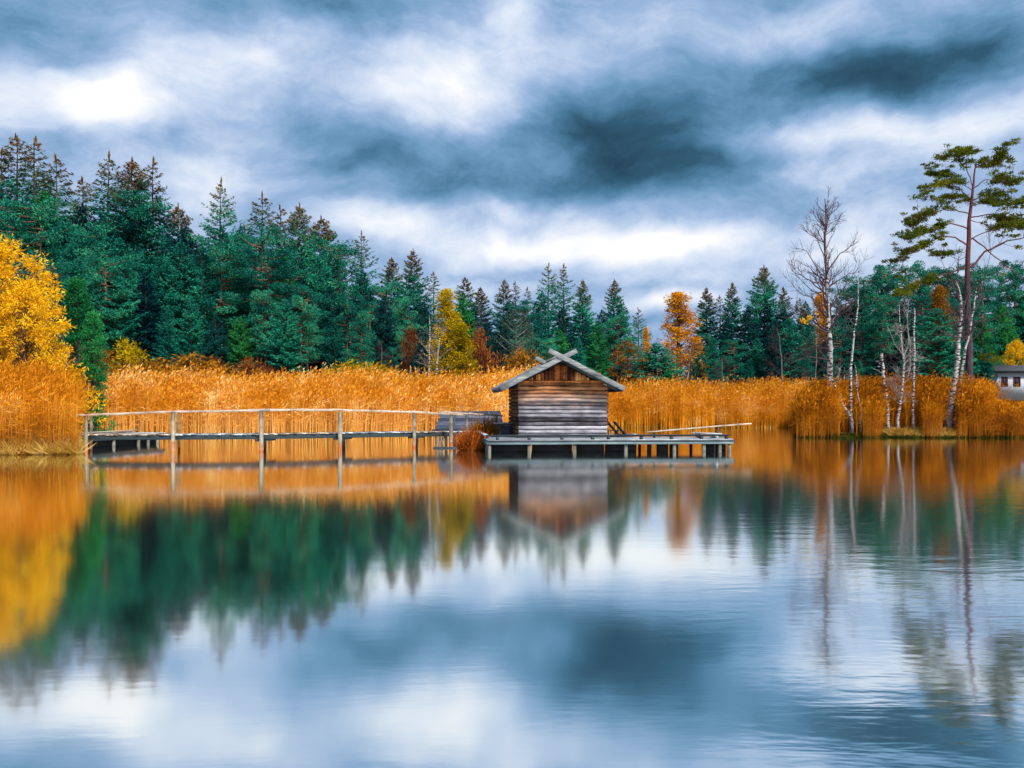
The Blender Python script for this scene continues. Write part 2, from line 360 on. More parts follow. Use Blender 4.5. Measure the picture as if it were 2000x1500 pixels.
# ------------------------------------------------------------------ terrain
def sstep(a, b, x):
    q = np.clip((x - a) / (b - a), 0, 1); return q * q * (3 - 2 * q)
def wig(x, s=1.0, ph=0.0):
    return (np.sin(x * .9 * s + ph) * .35 + np.sin(x * 2.3 * s + 1.7 + ph) * .2 + np.sin(x * 5.1 * s + ph * 2) * .1)
def L_main(x, y): return y - (52 + 17 * sstep(1, 6, x) + wig(x))
def L_near(x, y): return np.minimum(-.502 * y - x + wig(y, 1.3) * .5, y - 34.2 - wig(x, 1.2) * .6)
def L_isle(x, y): return np.minimum(np.minimum(x - .327 * y + wig(y, 1.1) * .3, y - 50 - wig(x, 1.4) * .5), .572 * y - x + wig(y, 1) * .3)
def Lland(x, y):
    x = np.asarray(x, float); y = np.asarray(y, float)
    L = np.maximum(np.maximum(L_main(x, y), L_near(x, y)), L_isle(x, y))
    L = np.maximum(L, np.maximum(2.6 - y, 0) * 1.0 - (y >= 2.6) * 99)
    L = np.maximum(L, np.abs(x) * .9 - 62 + 0 * y)
    return L
def ground(x, y):
    L = Lland(x, y)
    z = np.clip(L * .35, -1.2, .28)
    z = z + np.clip(L - 2, 0, 200) * .045 + np.clip(L - 3, 0, 1) * .1 * np.sin(np.asarray(x) * .7) * np.cos(np.asarray(y) * .5)
    return np.minimum(z, 9.0)
def gz(x, y): return float(ground(np.array([x]), np.array([y]))[0])
xs = np.unique(np.round(np.concatenate([-np.geomspace(60, 2500, 24), np.arange(-60, 60.01, .5), np.geomspace(60, 2500, 24)]), 3))
ys = np.unique(np.round(np.concatenate([-np.geomspace(6, 2500, 22), np.arange(-6, 30, 1.0), np.arange(30, 90, .4), np.geomspace(90, 2600, 30)]), 3))
X, Y = np.meshgrid(xs, ys); Z = ground(X, Y)
nx, ny = len(xs), len(ys); idx = np.arange(nx * ny).reshape(ny, nx)
g = MB(); g.add(np.stack([X, Y, Z], -1).reshape(-1, 3), np.stack([idx[:-1, :-1], idx[:-1, 1:], idx[1:, 1:], idx[1:, :-1]], -1).reshape(-1, 4))
tag(g.build('ground', M['ground'], smooth=True), kind='structure')
w = MB(); w.add([(-900, -900, 0), (900, -900, 0), (900, 900, 0), (-900, 900, 0)], [(0, 1, 2, 3)])
tag(w.build('water', M['water']), kind='structure')

# ------------------------------------------------------------------ reeds
def reeds(name, Lf, box, n, hm, mat, depth, near=3.0, wid=.022, extra=None, label=None, far=.22, edge=-.35, hsc=None):
    x0, x1, y0, y1 = box; pts = []; cnt = 0
    while cnt < n:
        k = n * 3; x = rng.uniform(x0, x1, k); y = rng.uniform(y0, y1, k); L = Lf(x, y)
        keep = (L > edge) & (L < depth) & (rng.uniform(size=k) < np.maximum(np.exp(-np.maximum(L, 0) / near), far))
        if extra is not None: keep &= extra(x, y)
        q = np.stack([x[keep], y[keep]], 1); pts.append(q); cnt += len(q)
    pts = np.concatenate(pts)[:n]; x, y = pts[:, 0], pts[:, 1]
    z = np.maximum(ground(x, y), -.3)
    big = np.sin(x * .55 + 1) * .5 + np.sin(x * 1.3 + y * .7) * .3 + np.sin(x * 2.9 - y * 1.1) * .2
    cl_ = np.sin(x * 4.3 + np.sin(y * 3.1) * 1.5) * np.cos(y * 3.7 + x * 1.9)
    h = hm * (1 + big * .13 + cl_ * .07 + rng.normal(size=n) * .10); Lv = Lf(x, y)
    h = h * np.clip(.82 + .18 * np.clip((Lv + .3) / 1.2, 0, 1) , .3, 1)
    if hsc is not None: h = h * hsc(x, y)
    base = np.stack([x, y, z], 1)
    ang = rng.uniform(0, 2 * math.pi, n); lean = np.abs(rng.normal(size=n)) * .10 + .02
    lean = np.where(rng.uniform(size=n) < .06, lean * 3.5, lean)
    ld = np.stack([np.cos(ang), np.sin(ang), np.zeros(n)], 1) + np.array([.35, -.15, 0]); 
    wdv = np.stack([np.cos(ang + 1.1), np.sin(ang + 1.1) * .4, np.zeros(n)], 1) * wid * .5
    wdv *= rng.uniform(.6, 1.3, n)[:, None]
    b = MB()
    T = [0, .4, .75, 1.0]; C = [base + np.array([0, 0, 1]) * (h * q)[:, None] + ld * (h * lean * q * q)[:, None] for q in T]
    for i in range(3):
        wa, wb = (1, .8, .5, .25)[i], (1, .8, .5, .25)[i + 1]
        V = np.stack([C[i] - wdv * wa, C[i] + wdv * wa, C[i + 1] + wdv * wb, C[i + 1] - wdv * wb], 1).reshape(-1, 3)
        b.add(V, np.arange(4 * n).reshape(-1, 4))
    for q in (.35, .5, .62, .74, .85):                       # leaves
        mk = rng.uniform(size=n) < .8; k = mk.sum(); qq = q + rng.uniform(-.07, .07, k)
        c = base[mk] + np.array([0, 0, 1]) * (h[mk] * qq)[:, None] + ld[mk] * (h[mk] * lean[mk] * qq * qq)[:, None]
        a2 = rng.uniform(0, 2 * math.pi, k); up = rng.uniform(-.5, 1.0, k)
        d = norm(np.stack([np.cos(a2) + .3, np.sin(a2), up], 1)); ln = rng.uniform(.14, .30, k)[:, None]
        wv_ = norm(np.cross(d, rnd_unit(k))) * (wid * .55)
        b.leaves(c + d * ln, d * ln, wv_)
    for j in range(3):                                       # feathery plume
        mk = rng.uniform(size=n) < .8; k = mk.sum(); c = C[3][mk]
        a2 = rng.uniform(0, 2 * math.pi, k)
        d = norm(np.stack([np.cos(a2) * .4 + .35, np.sin(a2) * .4, rng.uniform(.2, 1.0, k)], 1)); ln = rng.uniform(.08, .16, k)[:, None]
        b.leaves(c + d * ln * .6, d * ln, norm(np.cross(d, rnd_unit(k))) * (wid * 1.1))
    return tag(b.build(name, mat), label or name, None, None, 'stuff')
reeds('reed_bed', L_main, (-46, 3.5, 50, 72), 26000, 2.9, M['reed_pale'], 15, wid=.028, label='golden reed bed standing behind the footbridge')['category'] = 'reeds'
reeds('reed_bed', L_main, (3.5, 46, 60, 92), 15000, 2.8, M['reed'], 13, wid=.026, hsc=lambda x, y: np.where(x / y > .53, .42, 1.0), label='golden reed bed on the far shore right of the hut')['category'] = 'reeds'
reeds('reed_bed', L_near, (-30, -16.5, 33, 52), 9000, 2.75, M['reed_brown'], 9, wid=.018, label='tall brown reeds on the near left bank beside the bridge end')['category'] = 'reeds'
def clear_isle(x, y):
    k = np.ones(len(x), bool)
    for px, half, D in ((1662, .32, 50.9), (1650, .28, 50.6), (1680, .18, 50.8), (1733, .25, 50.9), (1757, .35, 50.9), (1784, .35, 50.9), (1854, .4, 51.6), (1768, 1.0, 50.3)):
        k &= ~((np.abs(x / y * F + CXP - px) < half * 34) & (y < D + .3))
    return k
reeds('reed_bed', L_isle, (15, 42, 48, 68), 23000, 2.5, M['reed_brown'], 18, wid=.02, extra=clear_isle, hsc=lambda x, y: np.where(x / y > .540, .56, 1.0) * 1.0, label='rusty orange reeds around the birches on the right point')['category'] = 'reeds'

def tufts(name, Lf, box, n, hm, mat, lo, hi, label, cat='grass'):
    x = rng.uniform(box[0], box[1], n * 12); y = rng.uniform(box[2], box[3], n * 12); L = Lf(x, y); k = (L > lo) & (L < hi)
    x, y = x[k][:n], y[k][:n]; n = len(x); z = np.maximum(ground(x, y), -.02)
    b = MB(); c = np.stack([x, y, z], 1)
    for j in range(3):
        a = rng.uniform(0, 2 * math.pi, n); d = norm(np.stack([np.cos(a) * .7, np.sin(a) * .7 - .35, rng.uniform(.3, 1.1, n)], 1))
        ln = (hm * rng.uniform(.4, 1, n) * .5)[:, None]
        b.leaves(c + d * ln, d * ln, norm(np.cross(d, rnd_unit(n))) * .014)
    o = tag(b.build(name, mat), label, cat, None, 'stuff'); return o
tufts('bank_grass', L_isle, (21.4, 25.5, 48.5, 54), 1600, .5, M['grass'], -.05, 1.1, 'pale yellow grass at the foot of the paired birches on the right point')
tufts('bank_moss', L_isle, (15, 42, 48.5, 52), 5000, .28, M['moss'], -.25, .35, 'mossy green fringe at the waterline of the right point')
tufts('bank_grass', L_near, (-30, -16.0, 33, 44), 4500, .95, M['grass'], -.35, .8, 'pale dry grass drooping over the water at the near left bank')

# ------------------------------------------------------------------ tree prototypes
def spruce_proto(H, Rm, seed, dens=1.0, low=.08, droop=.35, open_=0.0):
    r0 = random.Random(seed); lr = np.random.default_rng(seed)
    tr = MB(); pts = []; k = 12
    for i in range(k + 1):
        q = i / k; pts.append((math.sin(q * 3 + seed) * .12, math.cos(q * 2.3 + seed) * .12, H * q))
    tr.tube(pts, [max(.02, .017 * H * (1 - q / k) ** .9) for q in range(k + 1)], 6)
    cr = MB(); Cs, As, Bs = [], [], []
    z = H * low
    while z < H * .985:
        q = z / H; rr = Rm * (1 - math.exp(-(H - z) / 4.6)) * (.7 + .3 * min(1, (q - low) * 6 + .3)) + .06
        nb = int(6 + 4 * (1 - q) + r0.random() * 2)
        for i in range(nb):
            if r0.random() < open_: continue
            az = r0.random() * 2 * math.pi; Lb = rr * r0.uniform(.62, 1.22); dz = -droop * (1 - q) + .28 * q + r0.uniform(-.12, .12)
            ns = max(6, int((Lb * 15 + 3) * dens)); tt_ = lr.uniform(.12, 1, ns) ** .7
            e_ = lambda t_: (math.cos(az) * Lb * t_, math.sin(az) * Lb * t_, z + Lb * (dz * t_ + .16 * t_ ** 2.5))
            tr.tube([e_(0), e_(.5), e_(.95)], [.012 + .008 * Lb, .012, .005], 3, cap=False)
            dirx = np.array([math.cos(az), math.sin(az), 0]); perp = np.array([-math.sin(az), math.cos(az), 0])
            lat = lr.normal(size=ns) * .16 * Lb * (1 - tt_ * .75)
            c = dirx * (Lb * tt_)[:, None] + perp * lat[:, None]
            c[:, 2] = z + Lb * (dz * tt_ + .16 * tt_ ** 2.5) - np.abs(lat) * .35 + lr.normal(size=ns) * .05
            d = dirx * .75 + perp * (np.sign(lat) * .7)[:, None] + lr.normal(size=(ns, 3)) * .35; d[:, 2] -= .35
            d = norm(d); ln = lr.uniform(.14, .34, ns)[:, None] * (.6 + .5 * (1 - q))
            Cs.append(c); As.append(d * ln); Bs.append(norm(np.cross(d, lr.normal(size=(ns, 3)))) * ln * .27)
        z += r0.uniform(.22, .42) * (.75 + .45 * (1 - q)) * (1 + open_)
    cr.leaves(np.concatenate(Cs), np.concatenate(As), np.concatenate(Bs))
    cr.leaves(np.array([[0, 0, H - .2]] * 6), lr.normal(size=(6, 3)) * .05 + np.array([0, 0, .38]), lr.normal(size=(6, 3)) * .05)
    return tr, cr
def clump(C, A, B, c, r, n, ln, lr, wd=.32, up=.35, flat=.6, shell=.5):
    d = lr.normal(size=(n, 3)); d /= np.linalg.norm(d, axis=1, keepdims=True)
    rad = (lr.uniform(shell, 1, n))[:, None]
    p = np.array(c) + d * rad * np.array([r, r, r * flat])
    o = d + lr.normal(size=(n, 3)) * .6; o[:, 2] += up; o = norm(o); l = lr.uniform(.6, 1.2, n)[:, None] * ln
    C.append(p); A.append(o * l); B.append(norm(np.cross(o, lr.normal(size=(n, 3)))) * l * wd)
def pine_proto(H, Rm, seed, bare=.38, nlimb=34, dens=1.0, leaf=.12):
    r0 = random.Random(seed); lr = np.random.default_rng(seed)
    tr = MB(); pts = []; k = 10; bx, by = r0.uniform(-.6, .6), r0.uniform(-.4, .4)
    f = lambda q: Vector((bx * math.sin(q * 2.6), by * math.sin(q * 2.2 + .5), H * q))
    tr.tube([f(i / k) for i in range(k + 1)], [.016 * H * (1 - .85 * i / k) for i in range(k + 1)], 7)
    C, A, B = [], [], []
    for i in range(nlimb):
        q = bare + (1 - bare) * (i + r0.random()) / nlimb; q = min(q, .985)
        s = (q - bare) / (1 - bare); rr = Rm * (math.sin(min(1, s * 1.15 + .22) * math.pi * .80) ** .7) * r0.uniform(.55, 1.1)
        az = r0.random() * 2 * math.pi; p0 = f(q); e = p0 + Vector((math.cos(az) * rr, math.sin(az) * rr, rr * (-.12 + .5 * s) + r0.uniform(-.3, .3)))
        mid = (p0 + e) / 2 + Vector((0, 0, -.12 * rr))
        tr.tube([p0, mid, e], [.05 + .02 * rr, .045, .02], 4, cap=False)
        nc = max(2, int(rr * 1.7))
        for j in range(nc):
            u = .45 + .6 * (j + r0.random()) / nc; pc = p0.lerp(e, u) + Vector((r0.gauss(0, .25), r0.gauss(0, .25), r0.gauss(.1, .14)))
            clump(C, A, B, tuple(pc), r0.uniform(.45, .85), int(110 * dens), leaf, lr)
    for _ in range(5):
        clump(C, A, B, (f(1).x + r0.gauss(0, .3), f(1).y + r0.gauss(0, .3), H + r0.uniform(-.5, .1)), .55, int(60 * dens), leaf, lr)
    for i in range(7):                                        # dead lower branches
        q = bare * r0.uniform(.35, 1); p0 = f(q); az = r0.random() * 6.28; l = r0.uniform(.8, 2.2)
        tr.tube([p0, p0 + Vector((math.cos(az) * l * .5, math.sin(az) * l * .5, .1)), p0 + Vector((math.cos(az) * l, math.sin(az) * l, r0.uniform(-.5, .4)))], [.04, .03, .012], 3, cap=False)
    cr = MB(); cr.leaves(np.concatenate(C), np.concatenate(A), np.concatenate(B)); return tr, cr
def grow(mb, p, d, L, r, lev, r0, tips, up=.12, split=(3, 5), spread=.75, seg=5, rmin=.006, wob=.10):
    pts = [p]; rads = [r]; q = p.copy(); dd = d.normalized(); kids = []
    for i in range(seg):
        dd = (dd + Vector([r0.gauss(0, wob) for _ in range(3)]) + Vector((0, 0, up))).normalized()
        q = q + dd * (L / seg); pts.append(q.copy()); rads.append(max(rmin, r * (1 - .85 * (i + 1) / seg)))
        kids.append((q.copy(), dd.copy(), (i + 1) / seg))
    mb.tube(pts, rads, 5 if r > .05 else 3, cap=False)
    tips.append(q)
    if lev > 0:
        for _ in range(r0.randint(*split)):
            k = r0.choice(kids[:-1]); side = Vector([r0.gauss(0, 1) for _ in range(3)]); side = (side - k[1] * side.dot(k[1])).normalized()
            nd = (k[1] * (1 - spread * .5) + side * spread).normalized()
            grow(mb, k[0], nd, L * r0.uniform(.4, .65) * (1.15 - .4 * k[2]), max(rmin, r * .5), lev - 1, r0, tips, up, split, spread, max(3, seg - 1), rmin, wob)
def leafy_proto(H, Rw, seed, nclump=60, n=90, leaf=.13, low=.2, bare_twigs=True, shape='round', dens=1.0):
    """broad-leaved or larch-like crown: limbs with many small leaf clumps at their tips"""
    r0 = random.Random(seed); lr = np.random.default_rng(seed); tr = MB(); tips = []
    tr.tube([(0, 0, -.2), (.05, 0, H * .3), (-.04, .05, H * .6), (0, 0, H * .9)], [.018 * H, .014 * H, .009 * H, .003 * H], 7)
    C, A, B = [], [], []
    for i in range(nclump):
        q = low + (1 - low) * ((i + r0.random()) / nclump)
        s = (q - low) / (1 - low)
        if shape == 'round': rr = Rw * math.sqrt(max(.02, 1 - (2 * s - .85) ** 2 * .8))
        elif shape == 'cone': rr = Rw * (1 - s) ** .75 + .12
        elif shape == 'column': rr = Rw * min(1, (1 - s) * 2.4 + .12) * (.8 + .2 * math.sin(s * 9))
        az = r0.random() * 6.283; rad = rr * math.sqrt(r0.random()) 
        c = Vector((math.cos(az) * rad, math.sin(az) * rad, H * q))
        b0 = Vector((0, 0, max(.1, H * q - rad * .8)))
        tr.tube([b0, b0.lerp(c, .5) + Vector((0, 0, -.05 * rad)), c], [.02 + .012 * rad, .015 + .006 * rad, .008], 3, cap=False)
        clump(C, A, B, tuple(c), r0.uniform(.35, .75) * (Rw / 2.5) ** .5, int(n * dens), leaf, lr, up=0, flat=.8, shell=.25)
    cr = MB(); cr.leaves(np.concatenate(C), np.concatenate(A), np.concatenate(B)); return tr, cr
def bare_proto(H, seed, lev=3, r=.1, spread=.7, up=.10):
    r0 = random.Random(seed); tr = MB(); tw = MB(); tips = []
    k = 9; pts = []
    x = y = 0.0
    for i in range(k + 1):
        x += r0.gauss(0, .012 * H); y += r0.gauss(0, .012 * H); pts.append(Vector((x, y, H * i / k)))
    tr.tube(pts, [r * (1 - .88 * i / k) for i in range(k + 1)], 6)
    for i in range(int(H * 2.4)):
        q = r0.uniform(.28, .97); p = pts[int(q * k)].lerp(pts[min(k, int(q * k) + 1)], q * k % 1)
        az = r0.random() * 6.283; d = Vector((math.cos(az), math.sin(az), .55))
        grow(tw, p, d, H * .30 * (1.15 - q) + .25, r * .32 * (1.2 - q), lev - 1, r0, tips, up, (3, 5), spread, 4, .006)
    return tr, tw

PROTO = {}
def keep(key, tr, cr, tm, cm, names=('trunk', 'crown')):
    a = tr.build(names[0], tm, smooth=True); b = cr.build(names[1], cm)
    COL.objects.unlink(a); COL.objects.unlink(b); PROTO[key] = [(a, names[0]), (b, names[1])]
for i, (H, Rm, op) in enumerate([(20, 3.1, 0), (20, 3.6, 0), (20, 2.7, .05), (20, 3.3, .1)]):
    keep('spruce%d' % i, *spruce_proto(H, Rm, 11 + i, open_=op, dens=1.5), M['bark'], M['spruce'])
for i, (H, Rm) in enumerate([(20, 3.1), (20, 2.6), (20, 3.5)]):
    keep('thin%d' % i, *spruce_proto(H, Rm, 31 + i, open_=.30, dens=.8, droop=.22), M['bark'], M['spruce_rust'])
for i, (H, Rm, b) in enumerate([(16, 3.3, .42), (16, 2.9, .50), (16, 3.5, .30), (16, 2.9, .14)]):
    keep('pine%d' % i, *pine_proto(H, Rm, 51 + i, bare=b, nlimb=(44, 40, 52, 60)[i]), M['pine_bark'], M['pine'])
keep('larch', *leafy_proto(12, 2.4, 71, 170, 70, .12, .06, shape='cone'), M['bark'], M['larch'])
keep('column', *leafy_proto(10, 1.5, 72, 150, 80, .11, .02, shape='column'), M['bark'], M['green'])
keep('broad', *leafy_proto(9, 3.2, 73, 190, 120, .11, .05), M['bark'], M['yellow'])
keep('airy', *leafy_proto(8, 2.0, 74, 80, 60, .10, .15), M['grey_bark'], M['grey_green'])
keep('bush', *leafy_proto(2.6, 1.6, 75, 60, 70, .09, .08), M['twig'], M['amber'])
keep('bush1', *leafy_proto(2.2, 1.3, 76, 45, 70, .08, .1), M['twig'], M['amber'])
keep('bare0', *bare_proto(9, 81, 3, .09), M['birch'], M['twig'], ('trunk', 'branches'))
keep('bare1', *bare_proto(9, 82, 3, .07, .6, .2), M['birch'], M['twig'], ('trunk', 'branches'))
keep('shrub', *bare_proto(3, 83, 3, .03, .8), M['twig'], M['twig'], ('trunk', 'branches'))
PH = dict(spruce=20, thin=20, pine=16, larch=12, column=10, broad=9, airy=8, bush=2.6, bush1=2.2, bare=9, shrub=3)

def place(key, name, label, cat, x, y, H, wx=1.0, mat=None, group=None, rz=None, tmat=None, z=None):
    ref = PH.get(key) or PH[key.rstrip('0123456789')]
    e = thing(name, label, cat, (x, y, (gz(x, y) if z is None else z) - .05), random.uniform(0, 6.28) if rz is None else rz, group)
    s = H / ref; e.scale = (s * wx, s * wx, s)
    for k, (o, nm) in enumerate(PROTO[key]):
        c = o.copy(); COL.objects.link(c); c.parent = e
        mm = mat if k == 1 else tmat
        if mm: c.material_slots[0].link = 'OBJECT'; c.material_slots[0].material = mm
    return e
def place_px(key, name, label, cat, px, pytop, D, wx=1.0, **kw):
    x = (px - CXP) / F * D; z0 = gz(x, D); H = CAMZ + (YH - pytop) / F * D - z0
    return place(key, name, label, cat, x, D, max(1.0, H), wx, **kw)

# ------------------------------------------------------------------ the wood
LAND = [(30, 'golden tree'), (168, 'first bridge post'), (338, 'second bridge post'), (508, 'third bridge post'), (660, 'fourth bridge post'),
        (808, 'fifth bridge post'), (966, "hut's left eave"), (1219, "hut's right eave"), (1325, 'tall orange larch'), (1466, 'tilted plank tip'),
        (1615, 'tall bare birch'), (1725, 'broken birch'), (1832, 'conical spruce'), (1891, 'lake pine'), (1975, 'white house')]
ORD = ['first', 'second', 'third', 'fourth', 'fifth', 'sixth', 'seventh', 'eighth', 'ninth', 'tenth']
wood = []   # (row, px, pytop, D, key, name, cat, look, wx, mat)
sky_pts = [(4, 290), (31, 262), (70, 268), (108, 302), (160, 346), (213, 298), (258, 308), (300, 307), (348, 398), (432, 348), (478, 445), (512, 376), (546, 400),
           (585, 397), (627, 422), (662, 478), (706, 452), (765, 502), (807, 487), (846, 530), (908, 540), (938, 560), (985, 545), (1006, 549), (1030, 560), (1072, 513),
           (1101, 515), (1138, 545), (1200, 545), (1246, 600), (1380, 560), (1405, 577), (1430, 550), (1492, 518), (1530, 560), (1562, 582), (1602, 575),
           (1652, 572), (1690, 545), (1718, 548), (1742, 532), (1772, 522), (1802, 535), (1850, 530), (1880, 545), (1920, 528), (1955, 538), (1990, 520)]
rw = random.Random(5)
thinset = {4, 31, 70, 108, 160, 213, 300, 432, 478, 512, 546, 662, 706, 846, 1006, 1030, 1072, 1101, 1246, 1405, 1562}
pineset = {1652, 1690, 1718, 1742, 1772, 1802, 1850, 1880, 1920, 1955, 1990}
for i, (px, py) in enumerate(sky_pts):
    D = (84 if px < 1170 else 95 if px < 1915 else 112) + rw.uniform(-3, 6)
    if px in thinset: k, nm, look, mt, wx = 'thin%d' % rw.randrange(3), 'spruce_tree', 'sparse rusty topped spruce', None, rw.uniform(.85, 1.15)
    elif px in pineset: k, nm, look, mt, wx = 'pine%d' % rw.randrange(4), 'pine_tree', 'rounded teal pine', None, rw.uniform(.9, 1.15)
    else: k, nm, look, mt, wx = 'spruce%d' % rw.randrange(4), 'spruce_tree', 'dense rust tipped spruce', M['spruce_rust'], rw.uniform(.8, 1.0)
    if px in (1602,): k, nm, look, mt, wx = 'larch', 'larch_tree', 'small orange larch', None, 1.0
    wood.append(('skyline', px, py, D, k, nm, 'tree', look, wx, mt))
env_x = [0, 150, 300, 400, 500, 600, 800, 900, 1000, 1100, 1200, 1250, 1275, 1300, 1350, 1400, 1500, 1600, 1700, 1800, 2000]
env_y = [362, 388, 412, 450, 462, 488, 548, 592, 590, 580, 595, 650, 745, 720, 650, 615, 585, 600, 560, 555, 550]
def env(px): return float(np.interp(px, env_x, env_y))
rows = [('back row', 80, 8, 40), ('middle row', 75, 62, 38), ('front row', 69, 140, 50)]
for ri, (rn, D0, dy, sp) in enumerate(rows):
    px = -40 + ri * 17
    while px < 2060:
        D = D0 + rw.uniform(-2, 2); top = env(px) + dy * (.55 + .45 * min(1, (760 - env(px)) / 300)) + rw.uniform(-34, 34)
        if px > 1170: D += 15
        if 1180 < px < 1300 and ri == 0: px += 20; continue
        if px > 1925 and D < 100: D = 108 + rw.uniform(-3, 3)
        if top < 742 and not (830 < px < 960 and ri > 0) and not (1290 < px < 1375 and ri < 2 and False):
            u = rw.random()
            if u < (.18, .40, .42)[ri]: k, nm, look, mt, wx = 'pine%d' % rw.randrange(4), 'pine_tree', rw.choice(['bushy teal pine', 'clumpy blue-green pine']), None, rw.uniform(.95, 1.3)
            elif u < (.62, .72, .72)[ri]: k, nm, look, mt, wx = 'spruce%d' % rw.randrange(4), 'spruce_tree', 'dark teal spruce', None, rw.uniform(.8, 1.1)
            elif u < (.95, .86, .84)[ri]: k, nm, look, mt, wx = 'spruce%d' % rw.randrange(4), 'spruce_tree', 'dim bluish spruce', M['spruce_dark'], rw.uniform(.85, 1.15)
            else: k, nm, look, mt, wx = 'spruce%d' % rw.randrange(4), 'spruce_tree', 'fresh green spruce', M['green'], rw.uniform(1.0, 1.3)
            wood.append((rn, px, top, D, k, nm, 'tree', look, wx, mt))
        px += sp * rw.uniform(.8, 1.2)
seen = {}
for (rn, px, py, D, k, nm, cat, look, wx, mt) in sorted(wood, key=lambda q: q[1]):
    seen.setdefault(rn, []).append(px)
for (rn, px, py, D, k, nm, cat, look, wx, mt) in wood:
    lx, ln_ = min(LAND, key=lambda q: abs(q[0] - px)); side = 'left' if px < lx else 'right'
    same = sorted([q for q in seen[rn] if (q < lx) == (px < lx) and min(LAND, key=lambda s: abs(s[0] - q))[0] == lx], key=lambda q: abs(q - lx))
    o_ = ORD[min(9, same.index(px))]
    lab = '%s in the %s of the wood, %s %s of %s' % (look, rn, o_, side, ln_)
    if len(lab.replace('-', ' ').split()) > 16: lab = '%s, %s of the wood, %s %s of %s' % (look, rn, o_, side, ln_)
    place_px(k, nm, lab, cat, px, py, D, wx, mat=mt, group='conifers of the wood')

# dark floor of the wood: undergrowth
b = MB(); n = 26000; ux = rng.uniform(-60, 62, n); uy = rng.uniform(0, 1, n) * 12 + 66.5 + 17 * sstep(1, 6, ux); ko = ~((ux / uy > .52) & (uy < 92)); ux, uy = ux[ko], uy[ko]; n = len(ux); uz = ground(ux, uy) + rng.uniform(0, 1, n) ** 1.6 * 2.6
d = rnd_unit(n); d[:, 2] = np.abs(d[:, 2]); ln = rng.uniform(.12, .3, n)[:, None]
b.leaves(np.stack([ux, uy, uz], 1), d * ln, norm(np.cross(d, rnd_unit(n))) * ln * .4)
tag(b.build('undergrowth', M['spruce_dark']), 'dark undergrowth at the foot of the conifer wood', 'undergrowth', None, 'stuff')

# trees that stand out
def T(key, name, label, px, py, D, wx=1.0, **kw): return place_px(key, name, label, kw.pop('cat', 'tree'), px, py, D, wx, **kw)
T('broad', 'golden_tree', 'big golden leafed tree at the left edge above the brown reeds', -6, 476, 44, 1.05)
T('broad', 'golden_tree', 'lower golden tree growing beside the big golden one, over the near reeds', 50, 552, 42.5, .72)
T('column', 'young_spruce', 'bushy fresh green conifer just right of the golden tree', 150, 545, 50, 1.1)
T('column', 'young_spruce', 'low fresh green conifer leaning over the reeds right of the golden tree', 182, 610, 49, .95)
for i, (px, py, D, w, lb, mt) in enumerate([
        (238, 672, 63, 1.0, 'small round yellow bush above the reeds near the first bridge post', 'olive_yellow'),
        (300, 708, 62, 1.9, 'wide low amber bush behind the reeds left of the second bridge post', 'amber'),
        (372, 698, 62, 1.8, 'brownish amber bush behind the reeds above the second bridge post', 'amber'),
        (430, 735, 62, 1.2, 'dull amber bush at the right end of the bush row', 'amber'),
        (175, 690, 56, 1.4, 'amber bush below the fresh green conifers by the golden tree', 'amber'),
        (112, 705, 47, 1.0, 'leafy golden bush between the golden tree and the brown reeds', 'yellow'),
        (678, 712, 64, 1.4, 'yellow bush behind the reeds above the fourth bridge post', 'olive_yellow'),
        (725, 716, 64, 1.6, 'second yellow bush, right of the fourth bridge post', 'olive_yellow'),
        (770, 728, 64, 1.2, 'amber bush left of the two birches', 'amber'),
        (490, 706, 65, .9, 'russet bush in front of the dark wood near the third bridge post', 'red'),
        (525, 722, 65, .8, 'small russet bush right of the third bridge post', 'red'),
        (803, 650, 70, .36, 'russet leaved sapling against the wood, left of the birches', 'red')]):
    T('bush' if i % 2 else 'bush1', 'bush' if i < 11 else 'sapling', lb, px, py, D, w * .8, mat=M[mt], cat='bush', group='autumn bushes')
T('bush', 'bush', 'russet bush between the yellow larch and the grey green tree', 938, 655, 68, .42, mat=M['red'], cat='bush', group='autumn bushes')
T('larch', 'larch_tree', 'yellow larch beside the two white birches left of the hut', 872, 566, 66, 1.25, mat=M['olive_yellow'])
T('larch', 'larch_tree', 'shorter yellow larch leaning toward the hut beside the birches', 900, 630, 65, 1.5, mat=M['olive_yellow'])
T('airy', 'grey_green_tree', 'airy grey green tree behind the left slope of the hut roof', 1008, 610, 70, 1.0)
T('bush', 'amber_tree', 'little amber tree touching the hut roof on its left', 1022, 690, 68, .8, mat=M['amber'])
T('airy', 'amber_tree', 'loose orange brown tree just right of the hut roof', 1226, 668, 79, 1.3, mat=M['amber'], tmat=M['bark'])
T('larch', 'larch_tree', 'tall orange larch right of the hut, against the sky', 1325, 572, 92, 1.7)
T('larch', 'larch_tree', 'small orange larch left of the gap in the wood', 1262, 640, 86, .6)
T('bare0', 'bare_tree', 'purplish bare tree in front of the tall orange larch', 1345, 650, 80, 1.5, tmat=M['grey_bark'])
T('spruce1', 'spruce_tree', 'short wide dark spruce at the gap right of the hut', 1282, 668, 78, 2.2)
T('column', 'young_spruce', 'tiny bright green spruce standing in the reeds right of the hut', 1304, 722, 76, 1.3)
T('column', 'young_spruce', 'tiny green spruce in the reeds behind the handrail left of the hut', 762, 795, 55.5, 1.6)
T('spruce0', 'conical_spruce', 'neat conical dark spruce on the point left of the leaning birch', 1832, 600, 76, 1.9)
T('larch', 'larch_tree', 'faded orange larch behind the conical spruce', 1836, 560, 82, 1.0, mat=M['amber'])
T('broad', 'golden_tree', 'golden tree above the white house at the right edge', 1985, 668, 97, .75)
T('bare0', 'bare_tree', 'purplish bare birch clump behind the paired birches, right', 1755, 590, 70, 1.35)
T('bare1', 'bare_tree', 'greyish bare tree behind the tall bare birch', 1590, 640, 72, 1.3, tmat=M['grey_bark'])
